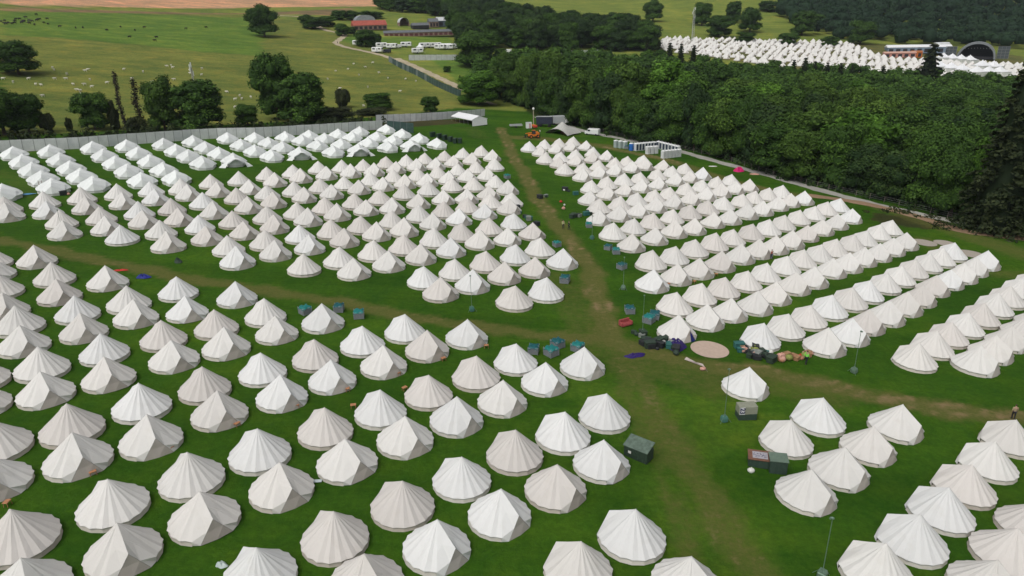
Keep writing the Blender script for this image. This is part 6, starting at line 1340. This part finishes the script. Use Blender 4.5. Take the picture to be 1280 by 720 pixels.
for i, (x, y) in enumerate(D['disks']):
    rad = (2.35, 2.3, 2.0, 2.4)[i]; mb = MB(); n_ = 40
    vs = [(rad * math.cos(2 * math.pi * k / n_), rad * math.sin(2 * math.pi * k / n_), z) for z in (.0, .045) for k in range(n_)] + [((rad - .12) * math.cos(2 * math.pi * k / n_), (rad - .12) * math.sin(2 * math.pi * k / n_), .02) for k in range(n_)] + [(0, 0, .025)]
    fs = [(k, (k + 1) % n_, n_ + (k + 1) % n_, n_ + k) for k in range(n_)] + [(n_ + k, n_ + (k + 1) % n_, 2 * n_ + (k + 1) % n_, 2 * n_ + k) for k in range(n_)] + [(2 * n_ + k, 2 * n_ + (k + 1) % n_, 3 * n_) for k in range(n_)]
    mb.add(vs, fs); o = mb.build('round_groundsheet', BG if i == 0 else plain('groundsheet_grey', (.36, .32, .27), .8)); o.location = (x, y, T(x, y) + .02)
    tag(o, ["round pinkish beige groundsheet on grass beside the blue-doored tent", "grey beige groundsheet at the end of the seventh right row", "small round grey groundsheet above the eighth right row", "round grey groundsheet behind the last white tent, far right"][i], 'groundsheet', 'round groundsheets left on the grass')
(x1, y1), (x2, y2) = D['sheet']
mb = MB(); mb.add([(x1 - .2, y1 + .9, .03), (x2 + .1, y2 + .7, .03), (x2 + .1, y2 - .7, .03), (x1 + 1.4, y1 - .7, .03), (x1 - .6, y1 + .2, .03)], [(0, 4, 3, 2, 1)]); mb.build('canvas_sheet', plain('sheet_pink_white', (.55, .47, .43), .8)); o = bpy.data.objects['canvas_sheet']; tag(o, 'folded pale canvas sheet lying on the dirt track', 'sheet'); o.location.z = T(x1, y1) + .02
kit['p'].put((x2 - .3, y2 + .1, T(x2, y2)), .4, 'small pinkish sack lying on the pale canvas sheet', 'sack', None, (.7, .7, .5))
# shed, cabinets
def cabinet(name, pos, rz, d, h, c_body, c_lid, label, slope=.25, sign=None, signcol=None, cat='cabinet'):
    x, y = pos; root = empty(name, (x, y, T(x, y)), rz, label, cat); w_, dp = d
    mb = MB(); mb.box((0, 0, h / 2), (w_, dp, h), bev=.03)
    for k in range(5): mb.box((-w_ / 2 + w_ * (k + .5) / 5, -dp / 2 - .012, h * .48), (.04, .03, h * .86))
    mb.build('body', c_body, root)
    mb = MB(); a_, b_ = w_ / 2 + .06, dp / 2 + .08
    mb.add([(-a_, -b_, h + .01), (a_, -b_, h + .01), (a_, b_, h + .01 + slope), (-a_, b_, h + .01 + slope), (-a_, -b_, h + .08), (a_, -b_, h + .08), (a_, b_, h + .08 + slope), (-a_, b_, h + .08 + slope)], [(0, 3, 2, 1), (4, 5, 6, 7), (0, 1, 5, 4), (1, 2, 6, 5), (2, 3, 7, 6), (3, 0, 4, 7)]); lid = mb.build('lid', c_lid, root)
    return root, lid
r0, _ = cabinet('storage_shed', D['shed'][0], R(-38), (2.4, 1.3), 1.15, DG, plain('shed_lid', (.10, .14, .11), .5, var=.3, scale=3), 'dark green storage shed with sloping lid beside the front tents', .45, cat='shed')
mb = MB(); mb.box((-.5, -.80, .75), (.3, .04, .25)); mb.build('latch_plate', SW, r0)
GC = plain('cabinet_stone', (.25, .26, .20), .6, var=.1); GCD = plain('cabinet_dark', (.035, .06, .045), .6)
x, y = D['cabinet'][0]; root = empty('site_cabinet', (x, y, T(x, y)), R(4), 'grey green cabinet with a lettered white panel before the lone white tent', 'cabinet')
mb = MB(); mb.box((0, 0, .35), (1.9, 1.1, .7), bev=.03); mb.build('base', GCD, root)
mb = MB(); mb.box((.0, 0, 1.15), (1.9, 1.1, .9), bev=.03); mb.build('top_box', GC, root)
mb = MB(); mb.add([(-.93, -.58, .74), (-.38, -.58, .74), (-.38, -.58, 1.58), (-.93, -.58, 1.58)], [(0, 1, 2, 3)]); sg = mb.build('sign_panel', plain('sign_white', (.62, .62, .66), .5), root)
def text(s, size, loc, rot, mat, parent, name='lettering'):
    cu = bpy.data.curves.new(name, 'FONT'); cu.body = s; cu.size = size; cu.extrude = .004; cu.align_x = 'CENTER'; cu.align_y = 'CENTER'
    cu.offset = size * .03; cu.materials.append(mat)
    o = bpy.data.objects.new(name, cu); col.objects.link(o)
    me_ = bpy.data.meshes.new_from_object(o.evaluated_get(bpy.context.evaluated_depsgraph_get())); bpy.data.objects.remove(o)
    o = link(name, me_, parent); o.location = loc; o.rotation_euler = rot; return o
NVI = plain('ink_navy', (.015, .015, .07), .5)
text('23', .72, (-.655, -.59, 1.16), (R(90), R(90), 0), NVI, sg)
r1_, lid = cabinet('open_crate', D['cratea'][0], R(-14), (1.9, 1.3), .85, GCD, plain('orange_board', (.17, .085, .055), .6, var=.2), 'dark box topped by an orange-edged board with scribbled white sheet', .12, cat='box')
mb = MB(); mb.add([(-.62, -.52, .98), (.72, -.52, .98), (.72, .42, 1.064), (-.62, .42, 1.064)], [(0, 1, 2, 3)]); sh = mb.build('printed_sheet', plain('sheet_white', (.34, .33, .36), .5), r1_)
mb = MB()
for k in range(16): mb.box((-.5 + .07 * k, .22 * math.sin(k * 1.7) - .05, 1.034 + .0875 * (.22 * math.sin(k * 1.7) - .05) + .006), (.05, .16 + .1 * math.cos(k * 2.3), .006), k * .8)
mb.build('scribble', NVI, sh)
cabinet('storage_box', D['crateb'][0], R(-10), (1.5, 1.2), 1.35, GCD, plain('box_lid_green', (.12, .17, .13), .5), 'tall dark green box with flat grey green lid by a tent', .06, cat='box')
kit['w'].put((D['cratea'][0][0] - 1.1, D['cratea'][0][1] - 1.3, 0), 0, 'small white bag on the grass before the orange-edged box', 'sack', None, (.6, .6, .6))
x, y = D['red_sofa'][0]; root = empty('red_sofa', (x, y, T(x, y)), R(30), 'faded red two-seat sofa on the grass right of the path', 'sofa'); RS = plain('sofa_red', (.30, .06, .06), .8, var=.25)
mb = MB(); mb.box((0, 0, .25), (1.7, .85, .35), bev=.08); mb.build('seat', RS, root); mb = MB(); mb.box((0, .38, .55), (1.7, .25, .65), bev=.08); mb.build('backrest', RS, root)
for s in (-1, 1): mb = MB(); mb.box((s * .8, 0, .4), (.22, .85, .5), bev=.07); mb.build('arm', RS, root)
x, y = D['rack'][0]; root = empty('pole_rack', (x, y, T(x, y)), .2, 'upright rack of grey poles at the end of the first white row', 'rack')
mb = MB()
for k in range(4):
    xx = (-1.5, -.9, .9, 1.5)[k]; mb.tube((xx, 0, 0), (xx, .1, 2.3), .06, .05, 6)
mb.build('uprights', plain('rack_wood', (.22, .16, .14), .8), root); mb = MB()
for k in range(4): mb.tube((-1.6, .05, .5 + .5 * k), (-.8, .05, .5 + .5 * k), .035, .035, 5); mb.tube((.8, .05, .5 + .5 * k), (1.6, .05, .5 + .5 * k), .035, .035, 5)
mb.build('rungs', plain('rack_rung', (.3, .22, .18), .8), root)
# blue lining showing in the open doorway of the one open tent
for o in list(col.objects):
    if o.name.startswith('bell_tent') and 'open blue door' in str(o.get('label', '')):
        mb = MB(); mb.add([(2.15, 0, 1.45), (2.53, .1, .03), (2.48, .95, .03), (2.36, .45, .8)], [(0, 1, 2, 3)]); p = mb.build('blue_lining', plain('door_blue', (.01, .02, .16), .6), o)

# ------------------------------------------------------------------ people
def skinned(name, pts, edges, rad, mat, parent, sub=1, root_i=0):
    me = bpy.data.meshes.new(name); me.from_pydata(pts, edges, []); o = bpy.data.objects.new(name, me); col.objects.link(o)
    md = o.modifiers.new('s', 'SKIN'); me.skin_vertices[0].data.foreach_get if False else None
    for i, v in enumerate(me.skin_vertices[0].data): v.radius = (rad[i], rad[i]) if not isinstance(rad[i], tuple) else rad[i]; v.use_root = (i == root_i)
    ms = o.modifiers.new('u', 'SUBSURF'); ms.levels = sub; ms.render_levels = sub
    dg = bpy.context.evaluated_depsgraph_get(); ne = bpy.data.meshes.new_from_object(o.evaluated_get(dg)); o.modifiers.clear(); o.data = ne; ne.materials.clear(); ne.materials.append(mat)
    ne.polygons.foreach_set('use_smooth', [True] * len(ne.polygons)); o.parent = parent; bpy.data.meshes.remove(me); ne.name = name
    return o
def person(x, y, rz, label, top, bottom, hairc, stride=.18, arm=.15, sit=False):
    root = empty('person', (x, y, T(x, y)), rz, label, 'person'); sk = plain('skin', (.42, .26, .19), .6)
    s = stride
    J = dict(pel=(0, 0, .95), sp=(.02, 0, 1.2), ch=(.02, 0, 1.38), nk=(.02, 0, 1.52), hd=(.05, 0, 1.64), ht=(.05, 0, 1.74),
             hl=(0, .10, .90), kl=(s * .6 + .05, .11, .50), al=(s * .5 - .05, .11, .08), tl=(s * .5 + .12, .12, .03), hr=(0, -.10, .90), kr=(-s * .2 + .04, -.11, .50), ar=(-s, -.11, .09), tr=(-s + .16, -.12, .03),
             sl=(.02, .19, 1.43), el=(-arm * .6, .25, 1.16), wl=(arm * .3, .24, .92), fl=(arm * .5, .24, .83), sr=(.02, -.19, 1.43), er=(arm * .3, -.25, 1.16), wr=(arm * 1.2, -.23, .95), fr=(arm * 1.5, -.22, .87))
    K = list(J); E = [('pel', 'sp'), ('sp', 'ch'), ('ch', 'nk'), ('nk', 'hd'), ('hd', 'ht'), ('pel', 'hl'), ('hl', 'kl'), ('kl', 'al'), ('al', 'tl'), ('pel', 'hr'), ('hr', 'kr'), ('kr', 'ar'), ('ar', 'tr'), ('ch', 'sl'), ('sl', 'el'), ('el', 'wl'), ('wl', 'fl'), ('ch', 'sr'), ('sr', 'er'), ('er', 'wr'), ('wr', 'fr')]
    rd = dict(pel=(.13, .11), sp=(.12, .10), ch=(.15, .11), nk=.055, hd=(.09, .10), ht=.07, hl=.085, kl=.055, al=.04, tl=.035, hr=.085, kr=.055, ar=.04, tr=.035, sl=.06, el=.042, wl=.028, fl=.035, sr=.06, er=.042, wr=.028, fr=.035)
    def sub_(names, grow): 
        ix = {k: i for i, k in enumerate(names)}
        return [J[k] for k in names], [(ix[a], ix[b_]) for a, b_ in E if a in ix and b_ in ix], [tuple(v + grow for v in rd[k]) if isinstance(rd[k], tuple) else (rd[k] + grow) for k in names]
    p, e, r = sub_(K, 0); skinned('body', p, e, r, sk, root)
    p, e, r = sub_(['sp', 'ch', 'pel', 'sl', 'el', 'wl', 'sr', 'er', 'wr'], .022); skinned('jacket', p, e, r, top, root)
    p, e, r = sub_(['pel', 'hl', 'kl', 'al', 'hr', 'kr', 'ar'], .018); skinned('trousers', p, e, r, bottom, root)
    mb = MB(); mb.ell((.03, 0, 1.72), (.115, .10, .09), 10, 6); mb.build('hair', hairc, root, True)
    mb = MB()
    for k in ('tl', 'tr'): mb.box((J[k][0] - .05, J[k][1], .04), (.27, .10, .08), bev=.03)
    mb.build('shoes', TY, root)
    return root
HV = plain('hi_vis_yellow', (.45, .60, .08), .6); DJ = plain('dark_cloth', (.02, .022, .03), .8); JN = plain('denim', (.05, .07, .12), .8); HB = plain('hair_brown', (.05, .03, .02), .7); RJ = plain('rust_top', (.26, .06, .04), .8); TJ = plain('tan_top', (.35, .28, .17), .8); WJ = plain('pale_top', (.6, .6, .58), .8); YJ = plain('pale_yellow_top', (.50, .52, .26), .8); HVG = plain('hi_vis_green', (.22, .75, .10), .6)
pp = [("person in a pale yellow top walking down the worn path", YJ, DJ, HB), ("person in dark clothes walking beside the yellow-topped one", DJ, DJ, HB), ("person in a green hi-vis vest standing by the bedding heap", HVG, DJ, HB), ("person in a tan top at the right end of the dirt track", TJ, DJ, HB),
      ("person in a rust top between the right block rows", RJ, JN, HB), ("tiny person in dark clothes on the sandy farm track", DJ, DJ, HB), ("person in a pale top beside the orange machine", WJ, DJ, HB), ("person in dark clothes between the seventh right row tents", DJ, JN, HB)]
for i, (x, y) in enumerate(D['people'][:7]): person(x, y, R(-70 + 47 * i), pp[i][0], pp[i][1], pp[i][2], pp[i][3], .12 + .05 * (i % 3))

# ------------------------------------------------------------------ animals
def quadruped(kind):
    def b_():
        root = empty(kind, (0, 0, 0)); cow = kind == 'cow'
        S = 1.0 if cow else .55; fat = 1.0 if cow else 1.25
        J = [(0, 0, .98), (.55, 0, 1.0), (.85, 0, 1.08), (1.15, 0, 1.02 if cow else 1.2), (1.42, 0, .86 if cow else 1.1), (-.5, 0, 1.02), (-.75, 0, 1.05), (-.86, 0, .75),
             (.55, .2, .72), (.55, .2, .38), (.56, .2, .04), (.55, -.2, .72), (.62, -.2, .38), (.62, -.2, .04),
             (-.58, .2, .78), (-.66, .2, .40), (-.60, .2, .04), (-.58, -.2, .78), (-.72, -.2, .40), (-.68, -.2, .04)]
        E = [(0, 1), (1, 2), (2, 3), (3, 4), (0, 5), (5, 6), (6, 7), (1, 8), (8, 9), (9, 10), (1, 11), (11, 12), (12, 13), (5, 14), (14, 15), (15, 16), (5, 17), (17, 18), (18, 19)]
        rd = [(.36 * fat, .40), (.33 * fat, .38), (.2, .24), (.13, .16), (.08, .09), (.32 * fat, .36), (.16, .2), .03, .12, .06, .045, .12, .06, .045, .14, .06, .045, .14, .06, .045]
        mat = plain('cow_black', (.018, .016, .015), .7, var=.3) if cow else plain('sheep_wool', (.72, .69, .60), .95, var=.1, scale=6)
        o = skinned('body', [(a * S, b * S, c * S) for a, b, c in J], E, [tuple(v * S for v in r) if isinstance(r, tuple) else r * S for r in rd], mat, root)
        mb = MB()
        for s in (-1, 1): mb.ell((1.12 * S, s * .2 * S, (1.14 if cow else 1.3) * S), (.05 * S, .11 * S, .05 * S), 6, 4)
        e = mb.build('ears', mat, root)
        return root, [o, e]
    return Maker(b_)
shp, cw = quadruped('sheep'), quadruped('cow')
zones = lambda x, y: 'far left of the pasture' if x < -160 else 'left pasture' if x < -120 else 'pasture behind the fence trees' if x < -75 else 'pasture beside the sandy track'
for k, (mk, nm, P) in enumerate(((shp, 'sheep', sorted(D['sheep'])), (cw, 'cow', sorted(D['cows'])))):
    cz = {}
    for i, (x, y) in enumerate(P):
        zn = zones(x, y); cz[(nm, zn)] = cz.get((nm, zn), -1) + 1
        lab = (f"small white sheep, {ordinal(cz[(nm, zn)])} from left in the {zn}" if nm == 'sheep' else f"black cow, {ordinal(i)} from left in the top left green field")
        mk.put((x, y, T(x, y) + .0), random.uniform(0, 6.28), lab, nm, ('sheep in the ' + zones(x, y)) if nm == 'sheep' else 'cattle in the top left field', (1.35, 1.35, 1.35) if nm == 'sheep' else None)

# ------------------------------------------------------------------ air
hz = MB(); hz.add([(x, y, z) for z in (-2, 275) for x, y in ((-3100, -1600), (3300, -1600), (3300, 3500), (-3100, 3500))], [(0, 3, 2, 1), (4, 5, 6, 7), (0, 1, 5, 4), (1, 2, 6, 5), (2, 3, 7, 6), (3, 0, 4, 7)])
hm = bpy.data.materials.new('air'); hm.use_nodes = True; hn = hm.node_tree.nodes; hn.clear()
pv = hn.new('ShaderNodeVolumePrincipled'); pv.inputs['Density'].default_value = HAZE; pv.inputs['Color'].default_value = (.80, .88, 1.0, 1); pv.inputs['Anisotropy'].default_value = .3
ho = hn.new('ShaderNodeOutputMaterial'); hm.node_tree.links.new(pv.outputs[0], ho.inputs['Volume'])
tag(hz.build('haze', hm), 'thin haze over the valley', None, None, 'stuff')
# ------------------------------------------------------------------ stand things upright, then level the whole place
LIE = ('bell_tent', 'octagonal_tent', 'distant', 'ground', 'gravel_road', 'haze', 'earth_track', 'farm_track', 'undergrowth', 'hedge_', 'bank_', 'verge_', 'hoarding', 'mesh_fence', 'wire_fence', 'far_wood', 'back_wood', 'round_ground', 'canvas_sheet', 'lawn')
bpy.context.view_layer.update()
for o in list(col.objects):
    if o.parent is not None or o.type in ('CAMERA', 'LIGHT'): continue
    m_ = o.matrix_world.copy()
    if not o.name.startswith(LIE):
        t_ = Matrix.Translation(o.location); m_ = t_ @ TILT @ t_.inverted() @ m_
    o.matrix_world = LEVEL @ m_
